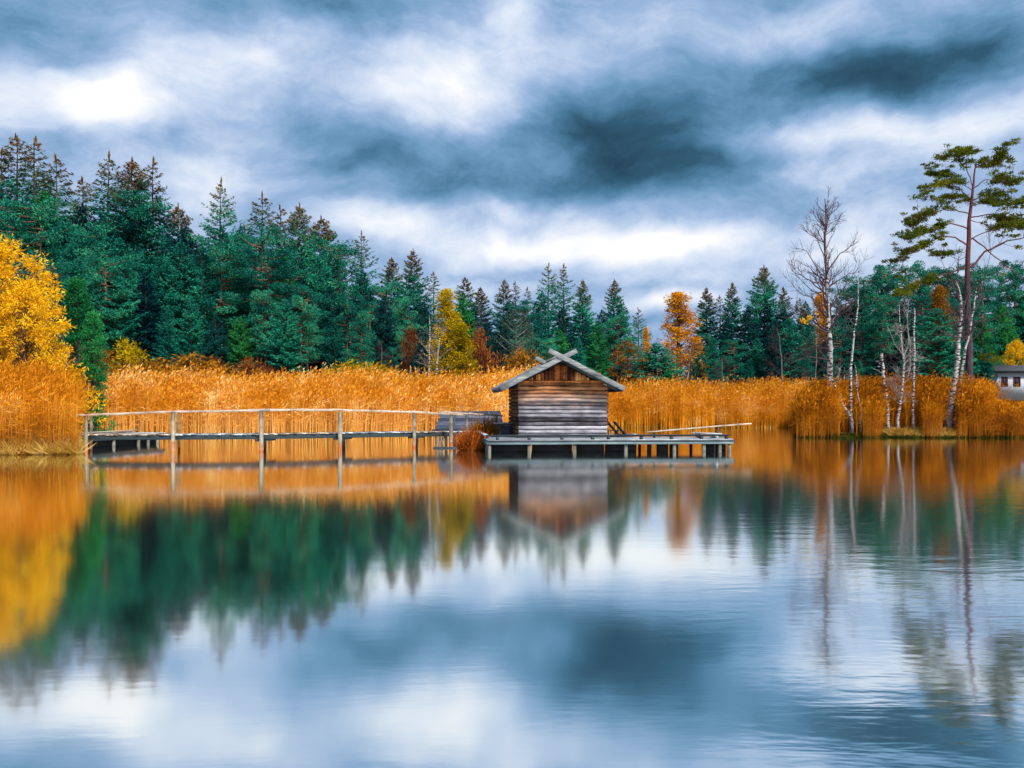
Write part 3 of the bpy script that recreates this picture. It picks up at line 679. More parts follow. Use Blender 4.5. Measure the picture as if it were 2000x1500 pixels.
T('bare1', 'bare_tree', 'pale slender bare tree in front of the wood left of the tall bare birch', 1408, 690, 76, 1.1, tmat=M['grey_bark'])
T('bare0', 'bare_tree', 'pale bare tree before the wood right of the tilted plank tip', 1515, 640, 77, 1.1, tmat=M['grey_bark'])
T('shrub', 'bare_shrub', 'tangled pale bare shrub beside the golden tree', 130, 655, 46, 1.0, tmat=M['grey_bark'], cat='shrub')
T('bare1', 'bare_tree', 'bare grey tree in the gap between the wood edges', 1275, 640, 90, 1.0, tmat=M['grey_bark'])
T('bare0', 'bare_tree', 'thin bare tree with purple twigs right of the yellow larch', 945, 610, 70, .8, tmat=M['twig'])
T('bare1', 'bare_tree', 'pale spindly tree left of the two birches at the wood edge', 748, 660, 67, .9, tmat=M['grey_bark'])

# the two white birches left of the hut
def px_path(pts, D, dz=None):
    out_ = []
    for i, q in enumerate(pts):
        dd = D + (q[2] if len(q) > 2 else 0); out_.append(P(q[0], q[1], dd))
    return out_
def down_to_ground(pts):
    p = pts[0]; g_ = gz(p.x, p.y) - .15
    if p.z > g_ + .05: return [Vector((p.x, p.y, g_))] + pts
    return pts
def custom_tree(name, label, D, trunk, r, limbs, mat, limb_mat=None, seed=1, auto=0, auto_q=(.3, .95), autoL=1.5, lev=2, up=.1, spread=.7, foliage=None, leafm=None, cat='tree', group=None, lean_limbs=True, azflat=True, rtip=.12):
    tp = down_to_ground(px_path(trunk, D)); base = tp[0].copy(); rel = [p - base for p in tp]
    e = thing(name, label, cat, base, 0, group); r0 = random.Random(seed)
    dense = []                                                # smooth the trunk
    for i in range(len(rel) - 1):
        for q in range(4):
            dense.append(rel[i].lerp(rel[i + 1], q / 4) + Vector((r0.gauss(0, .012), r0.gauss(0, .012), 0)))
    dense.append(rel[-1]); k = len(dense) - 1
    tr = MB(); tr.tube(dense, [r * (1 - (1 - rtip) * (i / k) ** 1.1) for i in range(k + 1)], 9, rough=.05)
    tr.build('trunk', mat, e, smooth=True)
    br = MB(); tips = []; lp = []
    for L in limbs:
        if not auto and len(limbs) <= 2: br = MB()
        pts, rad = L[0], L[1]; rad *= .8; pp = [p - base for p in px_path(pts, D)]
        n_ = len(pp)
        dn = []
        for i in range(n_ - 1):
            for q in range(3): dn.append(pp[i].lerp(pp[i + 1], q / 3) + (Vector((r0.gauss(0, .03), r0.gauss(0, .03), r0.gauss(0, .03))) if (i or q) else Vector((0, 0, 0))))
        dn.append(pp[-1]); kk = len(dn) - 1
        br.tube(dn, [max(.008, rad * (1 - .85 * i / kk)) for i in range(kk + 1)], 6, cap=False); lp.append(dn)
        for _ in range(L[2] if len(L) > 2 else 3):
            i = r0.randrange(kk // 3, kk); d0 = (dn[i + 1] - dn[i]).normalized()
            sd = Vector((r0.gauss(0, .6), r0.gauss(0, 1), r0.gauss(.3, .8))).normalized()
            grow(br, dn[i], (d0 + sd * .8), (pp[-1] - pp[0]).length * r0.uniform(.22, .42), rad * .4, 1, r0, tips, up, (2, 4), spread, 4, .007)
        if not auto and len(limbs) <= 2: br.build('branch', limb_mat or mat, e, smooth=True)
    for _ in range(auto):
        q = r0.uniform(*auto_q); i = min(k - 1, int(q * k)); p = dense[i]; az = r0.random() * 6.283
        d0 = Vector((math.cos(az), math.sin(az) * .8, .6)); s = (q - auto_q[0]) / (auto_q[1] - auto_q[0])
        grow(br, p, d0, autoL * (1.1 - .75 * s) * r0.uniform(.7, 1.15), r * .34 * (1.1 - .8 * s), lev, r0, tips, up, (3, 5), spread, 5, .007)
    if br.n and not (not auto and len(limbs) <= 2): br.build('branches', limb_mat or mat, e, smooth=True)
    if foliage:
        lr = np.random.default_rng(seed); C, A, B = [], [], []
        foliage(C, A, B, lp, tips, r0, lr)
        f = MB(); f.leaves(np.concatenate(C), np.concatenate(A), np.concatenate(B)); f.build('crown', leafm, e)
    return e
BG = 'white birches'
custom_tree('birch_tree', 'left of two white stemmed birches beside the yellow larch', 60, [(838, 752), (838, 710), (839, 670), (840, 640), (838, 615)], .10,
            [([(838, 690), (826, 675), (812, 655)], .035), ([(838, 715), (822, 710), (808, 705)], .03), ([(839, 665), (848, 650), (852, 640)], .03), ([(838, 735), (825, 728), (812, 722)], .025)], M['birch'], M['grey_bark'], 91, 6, autoL=1.3, group=BG)
custom_tree('birch_tree', 'right of two white stemmed birches beside the yellow larch', 60, [(851, 752), (853, 710), (857, 680), (859, 650), (858, 622)], .10,
            [([(854, 700), (866, 690), (880, 683)], .03), ([(853, 725), (868, 722), (880, 716)], .03), ([(858, 660), (868, 648), (874, 640)], .025), ([(857, 675), (850, 665), (846, 655)], .025)], M['birch'], M['grey_bark'], 92, 6, autoL=1.3, group=BG)
# the tall bare birch
def sprig(C, A, B, lp, tips, r0, lr):
    for _ in range(5): clump(C, A, B, tuple(lp[0][4] + Vector((r0.gauss(0, .12), r0.gauss(0, .12), r0.gauss(.1, .1)))), .18, 40, .07, lr, flat=.8)
z7 = lambda L: [(1250 + x * .2933, 460 + y * .2933, *o) for (x, y, *o) in L]
custom_tree('birch_tree', 'tall bare birch with a wide twiggy crown on the right point', 53,
    [(1620, 765), (1621, 724), (1622, 680), (1618, 636), (1615, 577), (1614, 519), (1611, 460), (1613, 425), (1611, 388)], .20,
    [(z7([(1255, 660), (1140, 590), (1060, 562), (930, 540, -1)]), .06, 5), (z7([(1250, 835), (1160, 730), (1080, 660, -.6)]), .05, 3),
     (z7([(1255, 750), (1150, 742), (1050, 748, .8)]), .04, 2), (z7([(1250, 830), (1120, 803), (1010, 850), (930, 830, 1.5)]), .05, 5),
     (z7([(1275, 660), (1340, 600), (1390, 540), (1405, 480, -.8)]), .05, 4), (z7([(1262, 900), (1200, 860), (1150, 840, -.5)]), .03, 2),
     (z7([(1255, 965), (1190, 940), (1100, 910, 1)]), .04, 2), (z7([(1285, 960), (1310, 900), (1330, 810, .6)]), .035, 3),
     (z7([(1248, 560), (1160, 430), (1060, 380), (960, 270, -1)]), .05, 7), (z7([(1245, 400), (1130, 300), (1040, 250), (1010, 190, 1)]), .05, 7),
     (z7([(1242, 340), (1150, 170), (1110, 100), (1030, 90, -.5)]), .045, 7), (z7([(1245, 520), (1330, 400), (1420, 260), (1450, 150, .8)]), .045, 8),
     (z7([(1240, 250), (1330, 120), (1400, 80), (1470, 20, -.6)]), .045, 7), (z7([(1238, 150), (1180, 20), (1100, -60, .3)]), .04, 6),
     (z7([(1236, 100), (1290, -20), (1330, -130, .4)]), .035, 6), (z7([(1236, 50), (1210, -70), (1190, -170, -.3)]), .035, 5),
     (z7([(1240, 430), (1100, 330), (980, 200, 1.4)]), .04, 6), (z7([(1238, -20), (1250, -150), (1262, -280, .1)]), .03, 4)],
    M['birch_big'], M['twig'], 101, 34, (.42, .99), 2.3, 2, .13, .7, sprig, M['yellow'], group=BG)
custom_tree('birch_tree', 'crooked white birch stem bending down beside the tall bare birch', 50.7, [(1664, 822), (1658, 808), (1646, 791), (1638, 772), (1630, 752), (1625, 741)], .10,
    [([(1625, 742), (1620, 730), (1616, 722)], .03, 1), ([(1630, 752), (1638, 738), (1640, 720)], .03, 2)], M['birch'], M['birch'], 102, group=BG, rtip=.5)
custom_tree('birch_tree', 'slender leaning birch with a whip-like top right of the tall bare birch', 51,
    [(1662, 800), (1661, 760), (1662, 720), (1666, 680), (1668, 650), (1673, 620), (1676, 590), (1677, 550), (1677, 508)], .095,
    [([(1662, 722), (1668, 745)], .02, 1), ([(1676, 600), (1684, 588), (1690, 575)], .015, 2)], M['birch'], M['twig'], 103, 12, (.5, .98), .7, 1, group=BG, rtip=.08)
custom_tree('birch_tree', 'short thin birch stem right of the whip-like birch', 51, [(1681, 800), (1676, 775), (1673, 750), (1672, 728), (1670, 712)], .06,
    [([(1673, 750), (1678, 738)], .015, 1)], M['birch'], M['birch'], 104, 2, group=BG, rtip=.4)
custom_tree('birch_stump', 'broken off birch stump with two side twigs', 51, [(1734, 792), (1731, 770), (1726, 745), (1724, 720), (1722, 690)], .105,
    [([(1722, 712), (1715, 706), (1710, 704)], .025, 0), ([(1724, 728), (1713, 722), (1702, 717)], .025, 0)], M['birch'], M['birch'], 105, group=BG, rtip=.75)
custom_tree('birch_tree', 'left of the paired pale birches, with many thin side branches', 51, [(1753, 820), (1758, 790), (1763, 750), (1766, 710), (1762, 680), (1758, 640), (1756, 590)], .10,
    [([(1764, 700), (1775, 670), (1770, 600)], .05, 5), ([(1762, 690), (1745, 670), (1735, 640)], .025, 4)], M['birch'], M['grey_bark'], 106, 26, (.28, .98), 1.35, 2, .12, .8, group=BG)
custom_tree('birch_tree', 'right of the paired pale birches, straight bare pole', 50.8, [(1784, 832), (1783, 800), (1784, 750), (1786, 700), (1785, 650), (1786, 602)], .085,
    [([(1784, 700), (1790, 685)], .015, 1)], M['birch'], M['birch'], 107, 4, (.4, .9), .5, 1, group=BG, rtip=.4)
custom_tree('birch_tree', 'thick mottled birch leaning against the lake pine on its left', 51.5, [(1852, 812), (1858, 780), (1865, 740), (1870, 700), (1873, 660), (1878, 620), (1876, 580), (1868, 550)], .20,
    [([(1876, 590), (1862, 560), (1850, 530), (1835, 500)], .05, 6), ([(1878, 610), (1892, 570), (1900, 530)], .05, 5), ([(1875, 640), (1862, 615), (1850, 600), (1838, 590)], .04, 4),
     ([(1872, 560), (1870, 520), (1875, 480)], .04, 5)], M['birch'], M['twig'], 108, 10, (.6, 1), 1.6, 2, group=BG, rtip=.25)
custom_tree('birch_tree', 'thinner birch stem between the leaning birch and the lake pine', 52, [(1866, 800), (1872, 770), (1877, 730), (1884, 690), (1895, 640), (1902, 600), (1908, 560)], .13,
    [([(1898, 620), (1912, 590), (1920, 560), (1924, 520)], .04, 6), ([(1905, 580), (1925, 545), (1935, 490), (1930, 440)], .035, 6)], M['birch'], M['twig'], 109, 8, (.6, 1), 1.5, 2, group=BG, rtip=.25)
# the lake pine
z8 = lambda L: [(1600 + x * .4264, 260 + y * .4264, *o) for (x, y, *o) in L]
pl = [(z8([(670, 615), (600, 640), (540, 655), (480, 690), (400, 730), (360, 745, -.6)]), .11, 3, (.42, 1.0)),
      (z8([(680, 515), (620, 480), (560, 475), (480, 510), (420, 550), (340, 605, 1)]), .10, 4, (.4, 1)),
      (z8([(685, 440), (600, 410), (540, 440), (460, 470), (390, 480, -1)]), .09, 4, (.35, 1)),
      (z8([(690, 370), (620, 350), (540, 360), (450, 400), (395, 440, .5)]), .08, 4, (.3, 1)),
      (z8([(690, 300), (640, 250), (600, 230), (520, 240), (455, 300, -.8)]), .08, 4, (.3, 1)),
      (z8([(705, 250), (680, 180), (640, 130), (600, 95), (560, 120, .5)]), .07, 4, (.3, 1)),
      (z8([(700, 260), (600, 200), (560, 190), (500, 190, 1.2)]), .05, 3, (.4, 1)),
      (z8([(715, 160), (760, 130), (820, 110), (855, 70, -.4)]), .06, 4, (.4, 1)),
      (z8([(710, 250), (760, 215), (840, 220), (940, 240, .8)]), .07, 4, (.4, 1)),
      (z8([(700, 310), (770, 280), (850, 300), (950, 345, -1)]), .08, 4, (.4, 1)),
      (z8([(695, 385), (780, 370), (860, 400), (960, 430, 1)]), .08, 4, (.45, 1)),
      (z8([(690, 490), (770, 450), (850, 430), (960, 440, 2)]), .07, 3, (.5, 1)),
      (z8([(695, 615), (760, 545), (830, 505), (938, 475), (990, 450, -1)]), .15, 3, None),
      (z8([(700, 480), (780, 540), (860, 610), (938, 670), (990, 720, -1.5)]), .09, 3, None),
      (z8([(710, 860), (790, 860), (850, 820), (905, 808, -.5)]), .06, 2, None),
      (z8([(682, 1000), (740, 1000), (780, 1020), (820, 1045, -1)]), .05, 1, (.85, 1)),
      (z8([(690, 560), (640, 580), (600, 560), (520, 560, 1.5)]), .05, 3, (.6, 1)),
      (z8([(690, 350), (700, 330), (640, 300), (560, 300, 2.5)]), .05, 3, (.5, 1)),
      (z8([(695, 400), (760, 420), (830, 470), (840, 475, 2)]), .05, 3, None),
      (z8([(705, 330), (740, 320), (800, 330), (880, 330, -2.2)]), .05, 3, (.4, 1)),
      (z8([(715, 150), (700, 110), (690, 90), (640, 85, .4)]), .04, 3, (.5, 1)),
      (z8([(716, 150), (740, 160), (790, 150), (840, 130, .7)]), .04, 3, (.4, 1))]
def pine_fol(C, A, B, lp, tips, r0, lr):
    for L, q in zip(pl, lp):
        if not L[3]: continue
        k = len(q) - 1; ln = (q[-1] - q[0]).length; n_ = int(ln * 13 * (L[3][1] - L[3][0])) + 3
        for _ in range(n_):
            u = r0.uniform(*L[3]) * k; i = min(k - 1, int(u)); p = q[i].lerp(q[i + 1], u - i) + Vector((r0.gauss(0, .22), r0.gauss(0, .40), abs(r0.gauss(.08, .16))))
            clump(C, A, B, tuple(p), r0.uniform(.22, .50), 105, .08, lr, wd=.3, flat=.40, shell=.1)
    for p in tips:
        if r0.random() < .5 and p.z > 8.0: clump(C, A, B, tuple(p), r0.uniform(.14, .30), 42, .085, lr, flat=.6, shell=.2)
custom_tree('lake_pine', 'tall crooked pine with flat olive foliage pads on the right point', 53, [(1893, 792), (1893, 700), (1889, 600), (1890, 500), (1893, 430), (1900, 370), (1906, 318)], .26,
            [(a, b_ * .62, c) for (a, b_, c, d_) in pl], M['lake_pine_bark'], M['lake_pine_bark'], 111, foliage=pine_fol, leafm=M['olive'], rtip=.14)

# ------------------------------------------------------------------ village house at the right edge
def house(name, label, x0, x1, D, zb, h, roof_h, depth, rmat, wins, frames=True):
    e = thing(name, label, 'house', (x0, D, zb)); Wd = x1 - x0
    b = MB(); b.box((0, 0, -1), (Wd, depth, h)); b.build('wall', M['plaster'], e)
    b = MB(); o_ = .5
    b.prism([Vector((-o_, -o_, h + .02)), Vector((-o_, depth / 2, h + roof_h)), Vector((-o_, depth + o_, h + .02)), Vector((-o_, depth + o_, h + .2)), Vector((-o_, depth / 2, h + roof_h + .2)), Vector((-o_, -o_, h + .2))], Vector((Wd + 2 * o_, 0, 0)))
    b.build('roof', rmat, e)
    for (a, c, z0, z1) in wins:
        f = MB(); f.box((a - .08, -.05, z0 - .08), (a, .0, z1 + .08)); f.box((c, -.05, z0 - .08), (c + .08, 0, z1 + .08)); f.box((a, -.05, z1), (c, 0, z1 + .08)); f.box((a, -.05, z0 - .08), (c, 0, z0))
        f.box(((a + c) / 2 - .03, -.045, z0), ((a + c) / 2 + .03, 0, z1))
        fo = f.build('window', M['frame_wood'], e); p = MB(); p.box((a, -.02, z0), (c, -.005, z1)); p.build('pane', M['glass'], fo)
    return e
Dh = 88; hx0 = (1950 - 1000) / F * Dh
house('white_house', 'low white house with dark roof at the right edge below the golden tree', hx0, hx0 + 9, Dh, CAMZ + (YH - 762) / F * Dh, 1.75, .6, 4, M['tile'],
      [(.35, .85, .45, 1.25), (1.55, 2.1, .45, 1.25), (3.6, 4.2, .45, 1.25)])
house('farm_shed', 'small shed with brown roof behind the reeds left of the white house', (1899 - 1000) / F * 104, (1914 - 1000) / F * 104, 104, CAMZ + (YH - 770) / F * 104, 1.2, .7, 3, M['brown_tile'], [])

# ------------------------------------------------------------------ the hut platform and the hut (one shared rotated frame)
TH = R(5.2); O = Vector((-.92, 35.3, 0))
def root(name, label, cat, u=0, v=0, z=0, rz=0, group=None):
    p = O + Vector((u * math.cos(TH) - v * math.sin(TH), u * math.sin(TH) + v * math.cos(TH), z)); return thing(name, label, cat, p, TH + rz, group)
DZ = .50
plat = root('platform', 'weathered timber platform on short piers carrying the hut', 'jetty')
b = MB(); v = 0.02                                        # deck boards run along u
rr = random.Random(3)
while v < 6.9:
    wd = .16; u0, u1 = -.02, 6.1
    b.beam((u0 - rr.uniform(0, .05), v + wd / 2, DZ - .02 + rr.uniform(-.004, .004)), (u1 + (0 if v > 2.3 else 3.9) + rr.uniform(0, .05), v + wd / 2, DZ - .02 + rr.uniform(-.004, .004)), wd - .014, .045)
    v += wd
b.build('deck', M['deck'], plat)
b = MB(); b.beam((-.1, -.05, .362), (10.0, -.05, .35), .10, .085, jit=.004, seg=8); b.build('edge_beam', M['edge_light'], plat)
b = MB(); b.beam((-.08, -.035, .437), (10.02, -.035, .425), .06, .06, jit=.003, seg=8); b.build('edge_beam', M['dark_wood'], plat)
b = MB(); b.beam((-.12, .06, .40), (-.12, 6.8, .40), .10, .13, jit=.004, seg=6); b.build('edge_beam', M['edge'], plat)
b = MB(); b.beam((10.05, .06, .40), (10.05, 2.35, .40), .10, .13); b.beam((6.2, 2.45, .40), (10.0, 2.45, .40), .10, .13); b.build('edge_beam', M['dark_wood'], plat)
b = MB(); b.beam((-.12, .07, .685), (5.2, .07, .68), .17, .04, jit=.004, seg=6); b.beam((5.22, .05, .685), (9.95, .07, .67), .17, .04, jit=.004, seg=5); b.build('curb_plank', M['edge'], plat)
b = MB(); b.beam((.1, .19, .655), (9.8, .19, .65), .06, .07, jit=.003, seg=6); b.build('curb_plank', M['dark_wood'], plat)
b = MB(); b.beam((-.1, .2, .685), (-.14, 6.6, .68), .15, .05, jit=.004, seg=6); b.build('curb_plank', M['deck'], plat)
for u in (.35, 1.62, 2.95, 4.2, 4.85, 6.2, 7.45, 8.7, 9.75):
    b = MB(); b.beam((u - .06, .09, .575), (u + .06, .09, .575), .15, .16); b.build('curb_block', M['dark_wood'], plat)
fr = [(.02, 0), (1.62, 0), (3.45, 0), (5.55, 0), (7.55, 0), (8.78, .0), (9.45, .0), (9.85, 0)]
inner = [(.0, .75), (.0, 1.5), (.0, 2.4), (.02, 3.4), (1.1, 1.6), (2.1, 2.2), (2.55, 1.2), (3.9, 1.8), (4.75, 1.1), (5.2, 2.0), (5.9, 1.3), (6.25, 2.2), (6.45, 1.4), (7.1, 2.3), (8.9, 2.2), (9.3, 1.2), (9.6, 1.8), (9.9, 1.0), (9.9, 2.2), (1.5, 4.2), (3, 4.5), (4.6, 4.4)]
for i, (u, v) in enumerate(fr + inner):
    front = i < len(fr) or u < .05
    b = MB(); s_ = .065 if front else .055
    b.beam((u + .0, v + .03, -1.2), (u, v + .03, .332), s_ * 2, s_ * 2, up=Vector((0, 1, 0))); b.build('pier', M['pier'] if front else M['dark_wood'], plat)
b = MB()
for v in (.5, 2.0, 3.6, 5.2): b.beam((0, v, .39), (6.0, v, .39), .12, .14)
b.beam((6.0, 1.3, .39), (9.9, 1.3, .39), .12, .14); b.build('joist', M['dark_wood'], plat)
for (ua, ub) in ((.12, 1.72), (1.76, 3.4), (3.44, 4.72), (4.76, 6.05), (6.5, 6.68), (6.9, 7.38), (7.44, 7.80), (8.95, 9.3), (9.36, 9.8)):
    b = MB(); b.beam((ua, .34, .10), (ub, .34, .10), .04, .42); b.build('shade_sheet', M['void_shade'], plat)  # added dark sheets where only shade fills the space under the deck
b = MB(); b.beam((.1, .4, .10), (.1, 5.6, .10), .04, .42); b.build('shade_sheet', M['void_shade'], plat)  # same kind of added sheet, painting shade along the left side
b = MB(); b.beam((8.75, 1.05, .72), (9.85, 1.0, .68), .22, .045); b.beam((8.7, 1.35, .72), (9.75, 1.3, .68), .22, .045); b.beam((8.95, .8, .60), (8.95, 1.6, .60), .08, .17); b.beam((9.6, .8, .58), (9.6, 1.6, .58), .08, .17)
b.build('end_step', M['deck'], plat)

hut = root('boat_hut', 'weathered log hut with crossed gable boards standing on the platform', 'hut', 0, 0, DZ)
U0, U1, V0, V1 = 1.37, 5.15, 1.88, 5.90; HT = 2.36; NC = 14; ch = HT / NC
def logwall(name, a, b_, horiz_axis, nrm, mt='log'):
    m_ = MB(); r1 = random.Random(len(name) + int(a[0] * 10))
    for i in range(NC):
        z = i * ch + ch / 2; j = r1.uniform(-.006, .006)
        A_ = Vector((a[0], a[1], z)); B_ = Vector((b_[0], b_[1], z)); d = (B_ - A_).normalized()
        ext = r1.uniform(-.012, .02); A_ -= d * ext; B_ += d * ext
        nn = Vector(nrm); k = 8; prof = []
        for q in range(k + 1):
            th = -math.pi / 2 + math.pi * q / k; prof.append((math.cos(th) * (.075 + j), math.sin(th) * ch * .47))
        prof += [(-.05, ch * .47), (-.05, -ch * .47)]
        pts = [A_ + nn * p + Vector((0, 0, qz)) for p, qz in prof]
        seg = 10; n_ = len(pts); V = []; Fs = []
        for s_ in range(seg + 1):
            off = d * ((B_ - A_).length * s_ / seg) + Vector((0, 0, r1.uniform(-.006, .006))) + nn * r1.uniform(-.004, .004)
            V += [tuple(p + off) for p in pts]
        for s_ in range(seg):
            for q in range(n_): Fs.append((s_ * n_ + q, s_ * n_ + (q + 1) % n_, (s_ + 1) * n_ + (q + 1) % n_, (s_ + 1) * n_ + q))
        base = m_.n; m_.add(V, Fs)
        m_.F3.append(np.array([(0, q + 1, q) for q in range(1, n_ - 1)] + [(seg * n_, seg * n_ + q, seg * n_ + q + 1) for q in range(1, n_ - 1)]) + base)
    return m_.build(name, M[mt], hut)
logwall('log_wall', (U0, V0), (U1, V0), 'u', (0, -1, 0))
b = MB(); b.box((U0 + .06, V0 + .055, 0), (U1 - .06, V0 + .075, HT)); b.box((U0 + .055, V0 + .08, 0), (U0 + .075, V1 - .08, HT)); b.box((U1 - .075, V0 + .08, 0), (U1 - .055, V1 - .08, HT)); b.build('inner_boarding', M['dark_wood'], hut)
lw_ = logwall('log_wall', (U0, V0 + .06), (U0, V1), 'v', (-1, 0, 0), 'log_shaded'); lw_['label'] = 'side wall of brown logs with shade in their colour'
logwall('log_wall', (U1, V0 + .06), (U1, V1), 'v', (1, 0, 0), 'log_shaded'); logwall('log_wall', (U0, V1), (U1, V1), 'u', (0, 1, 0))
UR = 3.14; ZR = 3.88 - DZ; HS = 2.52; SL = .505; VF, VB = 1.12, 6.5
b = MB(); r1 = random.Random(8); u = U0 + .02
def rz(u): return ZR - .20 - abs(u - UR) * SL
while u < U1 - .02:                                          # vertical gable boards, jagged lower ends
    wd = r1.uniform(.08, .17); u2 = min(u + wd, U1); zt = min(rz(u), rz(u2)); jy = r1.uniform(-.02, .015)
    if zt > HT + .03:
        if r1.random() < .14: jy = .012
        b.box((u + .006, V0 - .045 + jy, HT - .02 - r1.uniform(0, .03)), (u2 - .006, V0 - .018 + jy, zt))
    u = u2
b.build('gable_boards', M['gable'], hut)
b = MB(); b.prism([Vector((U0, V0 + .0, HT)), Vector((U1, V0 + .0, HT)), Vector((U1, V0, rz(U1) + .02)), Vector((UR, V0, rz(UR))), Vector((U0, V0, rz(U0) + .02))], Vector((0, .03, 0)))
b.build('gable_backing', M['dark_wood'], hut); b = MB()
b.prism([Vector((U0, V1 - .03, HT)), Vector((U1, V1 - .03, HT)), Vector((U1, V1 - .03, rz(U1) + .02)), Vector((UR, V1 - .03, rz(UR))), Vector((U0, V1 - .03, rz(U0) + .02))], Vector((0, .03, 0)))
b.build('gable_backing', M['dark_wood'], hut)
b = MB(); b.beam((U0 - .03, V0 - .07, HT + .02), (U1 + .03, V0 - .07, HT + .02), .05, .07, jit=.003, seg=5); b.build('gable_batten', M['gable'], hut)
# roof: two boarded slopes
roof_root = None
for sgn in (-1, 1):
    b = MB(); v = VF + .02; r2 = random.Random(9 + sgn)
    while v < VB - .02:
        wd = r2.uniform(.16, .22); v2 = min(v + wd, VB); zj = r2.uniform(-.008, .008); ev = HS + r2.uniform(-.05, .05)
        a_ = Vector((UR, (v + v2) / 2, ZR - .03 + zj)); e_ = Vector((UR + sgn * ev, (v + v2) / 2, ZR - .03 - ev * SL + zj))
        b.beam(a_, e_, v2 - v - .012, .05); v = v2
    sl = b.build('roof', M['roof'], hut)
    b = MB(); v = VF + .05; n_ = Vector((sgn * SL, 0, 1)).normalized()
    for vv in (VF + .35, V0 + .1, 3.2, 4.6, V1): b.beam(Vector((UR, vv, ZR - .11)), Vector((UR + sgn * (HS - .12), vv, ZR - .11 - (HS - .12) * SL)), .09, .10)
    b.build('rafter', M['dark_wood'], sl)
    b = MB(); b.beam(Vector((UR + sgn * (HS - .02), VF, ZR - .09 - HS * SL)), Vector((UR + sgn * (HS - .02), VB, ZR - .09 - HS * SL)), .05, .14); b.build('eave_board', M['dark_wood'], sl)
    for k, (vv, dd) in enumerate(((VF, 0), (VB, 0))):
        ex = .58 if k == 0 else .50; yo = (-.055 if sgn > 0 else .0) + (0 if k == 0 else .06)
        hi_ = Vector((UR - sgn * ex, vv + yo, ZR - .02 + ex * SL)); lo_ = Vector((UR + sgn * (HS + .06), vv + yo, ZR - .02 - (HS + .06) * SL))
        b = MB(); b.beam(lo_, hi_, .055, .20, up=Vector((0, 0, 1)), jit=.006, seg=8); b.build('barge_board', M['barge'], sl)
b = MB(); b.tube([(UR, VF + .1, ZR + .035), (UR, VB - .1, ZR + .035)], .05, 8); b.build('ridge_pole', M['barge'], hut)
b = MB(); b.tube([(4.95, V0 - .25, HT - .08), (5.05, V0 - .3, HT - .14), (5.12, V0 - .3, HT - .10), (5.1, V0 - .3, HT - .02)], .015, 5); b.build('lamp_hook', M['deck'], hut)

# table-bench left of the hut
e = root('bench', 'small pale topped bench with curved legs beside the hut side wall', 'bench', .55, 3.2, DZ)
b = MB(); b.beam((-.15, 0, .60), (.72, 0, .60), .42, .05); b.build('seat', M['barge'], e)
b = MB(); b.beam((-.08, 0, .535), (.70, 0, .535), .36, .07); b.build('apron', M['dark_wood'], e)
for yy in (-.14, .14):
    b = MB(); b.tube([(.02, yy, .53), (.16, yy, .40), (.18, yy, .22), (.08, yy, .0)], [.045, .05, .05, .045], 6); b.build('leg', M['dark_wood'], e)
    b = MB(); b.tube([(.62, yy, .53), (.50, yy, .38), (.50, yy, .2), (.58, yy, .0)], [.045, .05, .05, .045], 6); b.build('leg', M['dark_wood'], e)
b = MB(); b.beam((.22, 0, .25), (.70, 0, .25), .3, .48); b.build('side_panel', M['dark_wood'], e)
# two low deck chairs right of the hut
for i, (u, v) in enumerate(((5.35, 2.3), (5.62, 2.15))):
    e = root('deck_chair', ['dark low deck chair touching the hut corner, seen from the side', 'second dark low deck chair, farther from the hut corner'][i], 'chair', u, v, DZ, group='deck chairs by the hut')
    b = MB()
    for k in range(4): b.beam((-.12, -.24 + k * .15, .68), (.42, -.24 + k * .15, .06), .12, .03, up=Vector((0, 0, 1)))
    b.build('backrest', M['dark_wood'], e)
    b = MB()
    for k in range(4): b.beam((.36 + k * .13, -.28, .10 + k * .012), (.36 + k * .13, .28, .10 + k * .012), .11, .025)
    b.build('seat', M['deck'] if i else M['slate_wood'], e)
    for yy in (-.27, .27):
        b = MB(); b.beam((-.05, yy, .30), (.30, yy, .30), .07, .025); b.beam((.0, yy, .02), (.0, yy, .29), .04, .04); b.build('armrest', M['dark_wood'], e)
        b = MB(); b.beam((-.02, yy, .03), (.86, yy, .09), .035, .05); b.build('runner', M['dark_wood'], e)
# tilted plank and its trestle
pr = P(1262, 844, 37.4); e = thing('tilted_plank', 'long pale plank tilted up toward the right over the platform end', 'plank', pr)
b = MB(); b.beam((0, 0, 0), P(1466, 827, 38.2) - pr, .22, .05, jit=.004, seg=8); b.build('board', M['rail'], e)
b = MB(); q = P(1400, 832.5, 37.95) - pr; b.beam((q.x, q.y, q.z - .03), (q.x, q.y, DZ - pr.z - .0), .09, .09, up=Vector((0, 1, 0))); b.beam((q.x - .12, q.y, DZ - pr.z + .03), (q.x + .25, q.y, DZ - pr.z + .03), .2, .06); b.build('support', M['dark_wood'], e)
b = MB(); b.beam((.35, .05, -.02), (.35, .05, DZ - pr.z), .09, .07, up=Vector((0, 1, 0))); b.build('support', M['dark_wood'], e)

# ------------------------------------------------------------------ the footbridge
BP = [(158, 36.0, 811), (338, 35.6, 804), (508, 36.0, 801.5), (660, 37.5, 801), (808, 39.0, 804.5), (880, 40.0, 807), (930, 40.8, 809), (980, 41.5, 812)]
base = P(158, 870, 36.0); base.z = 0
br = thing('footbridge', 'narrow timber footbridge with a single pole handrail leading to the hut', 'footbridge', base)
def rel(p): return p - base
r3 = random.Random(21)
def bx(px, D): return (px - CXP) / F * D
fr_ = [Vector((bx(a, d), d, 0)) for a, d, _ in BP]
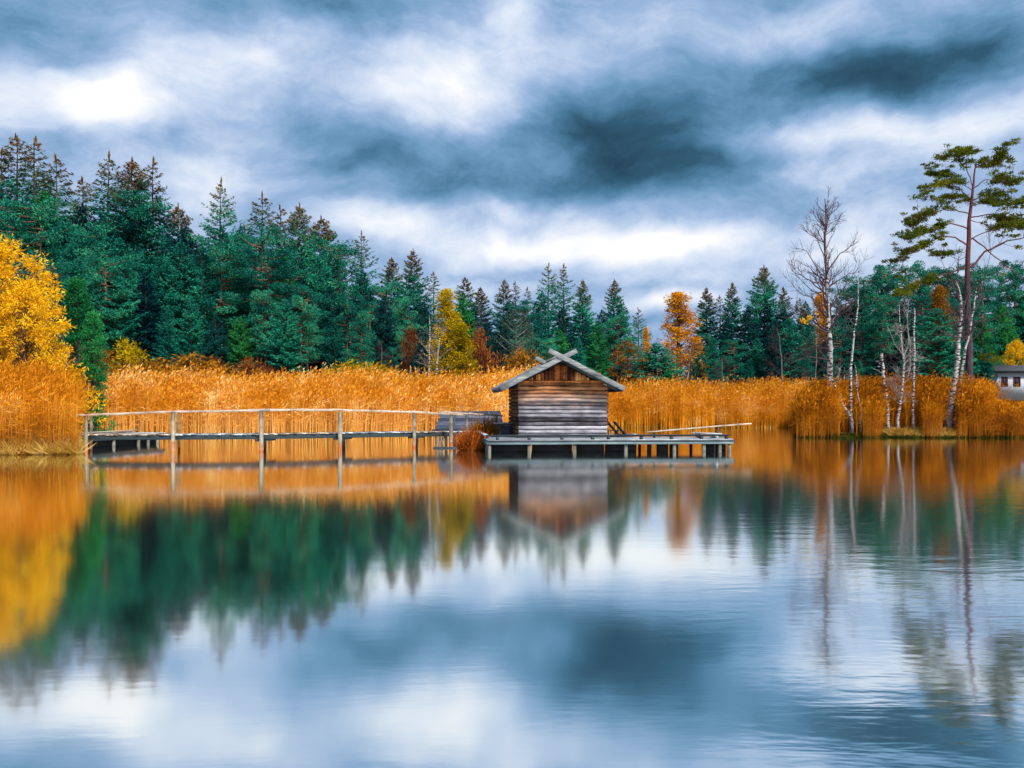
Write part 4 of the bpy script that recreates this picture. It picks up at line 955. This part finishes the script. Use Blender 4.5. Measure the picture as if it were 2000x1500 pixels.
# handrail: three overlapping poles
rp = [P(a, y_, d) for a, d, y_ in BP]; rp[0] = P(150, 811.5, 36.1)
def dens(pts, k, j): 
    o_ = []
    for i in range(len(pts) - 1):
        for q in range(k): o_.append(pts[i].lerp(pts[i + 1], q / k) + Vector((0, r3.gauss(0, j), r3.gauss(0, j))))
    return o_ + [pts[-1]]
for seg_ in ([rel(rp[0]), rel(rp[1]), rel(rp[2]) + Vector((.4, 0, -.005))], [rel(rp[2]) + Vector((-.5, .06, .02)), rel(rp[3]), rel(rp[4]), rel(P(905, 811, 40.3))], [rel(P(860, 805, 39.7)), rel(P(930, 809, 40.8)), rel(P(981, 812, 41.5))]):
    b = MB(); dn = dens(seg_, 7, .006); b.tube(dn, [.048 + r3.uniform(-.006, .006) for _ in dn], 8); b.build('handrail', M['rail'], br, smooth=True)
DB = .60
for i in range(len(fr_) - 1):
    a_, c_ = fr_[i], fr_[i + 1]; zb = [.56, .58, .585, .58, .57, .55, .54, .53]
    A_ = rel(Vector((a_.x, a_.y, zb[i]))); B_ = rel(Vector((c_.x, c_.y, zb[i + 1]))); d = (B_ - A_).normalized(); nn = Vector((-d.y, d.x, 0))
    b = MB(); b.beam(A_ + d * .02 + nn * .08, B_ - d * .0 + nn * .08, .09, .17, jit=.004, seg=5); b.build('beam', M['edge'], br)
    b = MB(); b.beam(A_ + nn * .95, B_ + nn * .95, .09, .17); b.build('beam', M['dark_wood'], br)
    L_ = (B_ - A_).length; s_ = 0.0; b = MB(); first = True
    while s_ < L_ - .02:
        wd = r3.uniform(.15, .2); c0 = A_ + d * (s_ + wd / 2) + Vector((0, 0, .115 + r3.uniform(-.006, .01)))
        e0 = r3.uniform(-.03, .04)
        b.beam(c0 + nn * (.0 - e0), c0 + nn * (1.05 + r3.uniform(-.03, .03)), min(wd - .015, L_ - s_), .04); s_ += wd
    b.build('deck_boards', M['deck'] if i % 2 else M['rail'], br)
def post(px, D, ztop, r=.075, m_='post', name='post', zb=-1.0):
    p = rel(Vector((bx(px, D), D, 0))); b = MB(); k = 7
    pts = [Vector((p.x + r3.gauss(0, .006), p.y, zb + (ztop - zb) * i / k)) for i in range(k + 1)]
    b.tube(pts, [r * (1.08 - .12 * i / k) for i in range(k + 1)], 9, rough=.04); b.build(name, M[m_], br, smooth=True)
for (px, D, zt, r) in [(168, 35.95, 1.44, .07), (178, 36.5, 1.44, .06), (338, 35.55, 1.60, .085), (350, 36.65, 1.60, .05), (510, 35.95, 1.64, .085), (664, 37.4, 1.60, .09), (809, 38.9, 1.53, .075),
                   (881, 39.3, 1.47, .09), (912, 40.6, 1.43, .07), (970, 41.3, 1.38, .05)]:
    post(px, D, zt, r)
for (px, D, zt) in [(516, 36.95, .5), (671, 38.4, .5), (813, 39.9, .5), (853, 39.4, .45), (859, 39.4, .45), (865, 39.5, .45), (872, 39.6, .45), (887, 39.9, .5)]:
    post(px, D, zt, .05 if zt < .5 else .08, 'dark_wood' if zt >= .5 else 'pier', 'stake')
for (px, D) in ((510, 36), (664, 37.5), (809, 39)):
    p = rel(Vector((bx(px, D), D, .46))); b = MB(); b.beam(p + Vector((-.22, .02, 0)), p + Vector((.3, 1.0, 0)), .1, .1); b.build('cross_beam', M['dark_wood'], br)
b = MB(); p = rel(Vector((bx(862, 38.6), 38.6, -.03))); b.beam(p + Vector((-.35, 0, .02)), p + Vector((.75, .1, .02)), .5, .12, jit=.01, seg=3); b.build('landing_log', M['dark_wood'], br)

# side jetty behind the bridge's left end
a_ = P(165, 800, 38.3); a_.z = 0; c_ = P(322, 800, 43.6); c_.z = 0; ang = math.atan2(c_.y - a_.y, c_.x - a_.x); Lj = (c_ - a_).length
e = thing('side_jetty', 'low side jetty on short piers behind the left end of the footbridge', 'jetty', a_, ang)
b = MB(); u = 0.0
while u < Lj: b.beam((u + .09, 0, .49 + r3.uniform(-.005, .01)), (u + .09, 2.3 + r3.uniform(-.04, .04), .49), .165, .04); u += .18
b.build('deck', M['deck'], e)
b = MB(); b.beam((0, .02, .38), (Lj, .02, .38), .1, .17, jit=.004, seg=6); b.build('edge_beam', M['edge'], e)
b = MB(); b.beam((-.5, 1.5, .60), (Lj - .2, 1.5, .63), .16, .05, jit=.004, seg=5); b.beam((.2, 1.5, .545), (Lj - .5, 1.5, .56), .07, .06); b.build('curb_plank', M['rail'], e)
for u in (.1, 1.9, 3.6, 4.3, 5.0, 5.7, 6.4):
    if u < Lj: b = MB(); b.beam((u, .06, -1), (u, .06, .295), .12, .12, up=Vector((0, 1, 0))); b.build('pier', M['pier'], e)
for u in (.8, 2.6, 4.4, 6.0):
    b = MB(); b.beam((u, 1.9, -1), (u, 1.9, .295), .14, .14, up=Vector((0, 1, 0))); b.build('pier', M['dark_wood'], e)
b = MB(); b.beam((.1, .25, .11), (Lj - .1, .25, .11), .05, .36); b.build('shade_sheet', M['void_shade'], e)  # added dark sheet painting the shade beneath the jetty

# slanted board shelter behind the bridge end
p0 = P(850, 838, 42.4); e = thing('board_shelter', 'low lean-to of slate grey boards behind the right end of the handrail', 'shelter', (p0.x, p0.y, 0))
tl = P(862, 804.5, 44.0) - Vector((p0.x, p0.y, 0)); trr = P(977, 803, 44.6) - Vector((p0.x, p0.y, 0)); bl = P(850, 838, 42.4) - Vector((p0.x, p0.y, 0)); brr = P(985, 838, 43.2) - Vector((p0.x, p0.y, 0))
b = MB()
for k in range(5):
    q0, q1 = k / 5, (k + .97) / 5
    A_, B_ = bl.lerp(tl, (q0 + q1) / 2), brr.lerp(trr, (q0 + q1) / 2); upv = (tl - bl).normalized()
    d = (B_ - A_).normalized(); nrm_ = d.cross(upv)
    b.beam(A_ + nrm_ * (.012 * (k % 2)), B_ + nrm_ * (.012 * (k % 2)), .045, (tl - bl).length / 5 * .99, up=upv)
b.build('roof_boards', M['slate_wood'], e)
b = MB(); b.beam(bl + Vector((-.15, -.03, -.06)), brr + Vector((0, -.03, -.06)), .08, .1); b.build('eave_beam', M['dark_wood'], e)
for (q, y_) in ((.08, 0), (.5, 0), (.93, 0)):
    p = bl.lerp(brr, q); b = MB(); b.beam((p.x, p.y + .08, -1), (p.x, p.y + .08, bl.z - .12), .1, .1, up=Vector((0, 1, 0))); b.build('post', M['post'], e)
    p = tl.lerp(trr, q); b = MB(); b.beam((p.x, p.y, -1), (p.x, p.y, tl.z - .06), .1, .1, up=Vector((0, 1, 0))); b.build('post', M['slate_wood'], e)
b = MB(); q0 = tl.lerp(trr, .25); q1 = bl.lerp(brr, .25); q0 = q0 + Vector((0, -.08, -.01)); q1 = q1 + Vector((0, -.08, -.01)); b.beam(q1, q0, .09, .05); q2 = tl.lerp(trr, .8) + Vector((0, -.08, -.01)); q3 = bl.lerp(brr, .8) + Vector((0, -.08, -.01)); b.beam(q3, q2, .09, .05); b.build('batten', M['slate_wood'], e)

# russet tufts standing in the water beside the platform, and small brown growth at the shelter
def tuft(name, label, px, py, D, wdt, h, mat, n=900):
    p = P(px, py, D); e0 = Vector((p.x, D, -.05)); b = MB(); a = rng.uniform(0, 6.28, n); r_ = np.sqrt(rng.uniform(0, 1, n)) * wdt * .5
    c = np.stack([np.cos(a) * r_, np.sin(a) * r_ * .7, np.zeros(n)], 1)
    d = norm(np.stack([np.cos(a) * .6 * r_ / wdt * 2 + rng.normal(size=n) * .26 + .1, np.sin(a) * .4 + rng.normal(size=n) * .2, np.ones(n)], 1)); ln = (h * (rng.uniform(.2, 1.0, n) ** 1.3) * (1.12 - .9 * r_ / wdt) * .62)[:, None]; c[:, 0] *= .55 + .45 * np.sin(a * 3) ** 2
    b.leaves(c + d * ln, d * ln, norm(np.cross(d, rnd_unit(n))) * .016)
    for j in range(2):
        t_ = rng.uniform(.5, 1.9, n)[:, None]; d2 = norm(d + rnd_unit(n) * .9); b.leaves(c + d * ln * t_ + d2 * .06, d2 * .08, norm(np.cross(d2, rnd_unit(n))) * .018)
    o_ = b.build(name, mat); o_.location = e0; return tag(o_, label, 'plant')
tuft('sedge_tuft', 'russet sedge tuft in the water at the platform left corner', 920, 880, 37.2, 1.0, 1.05, M['tuft'], 850)
tuft('sedge_tuft', 'brown tuft in front of the grey board shelter', 946, 860, 41.0, .9, 1.45, M['amber'], 1300)
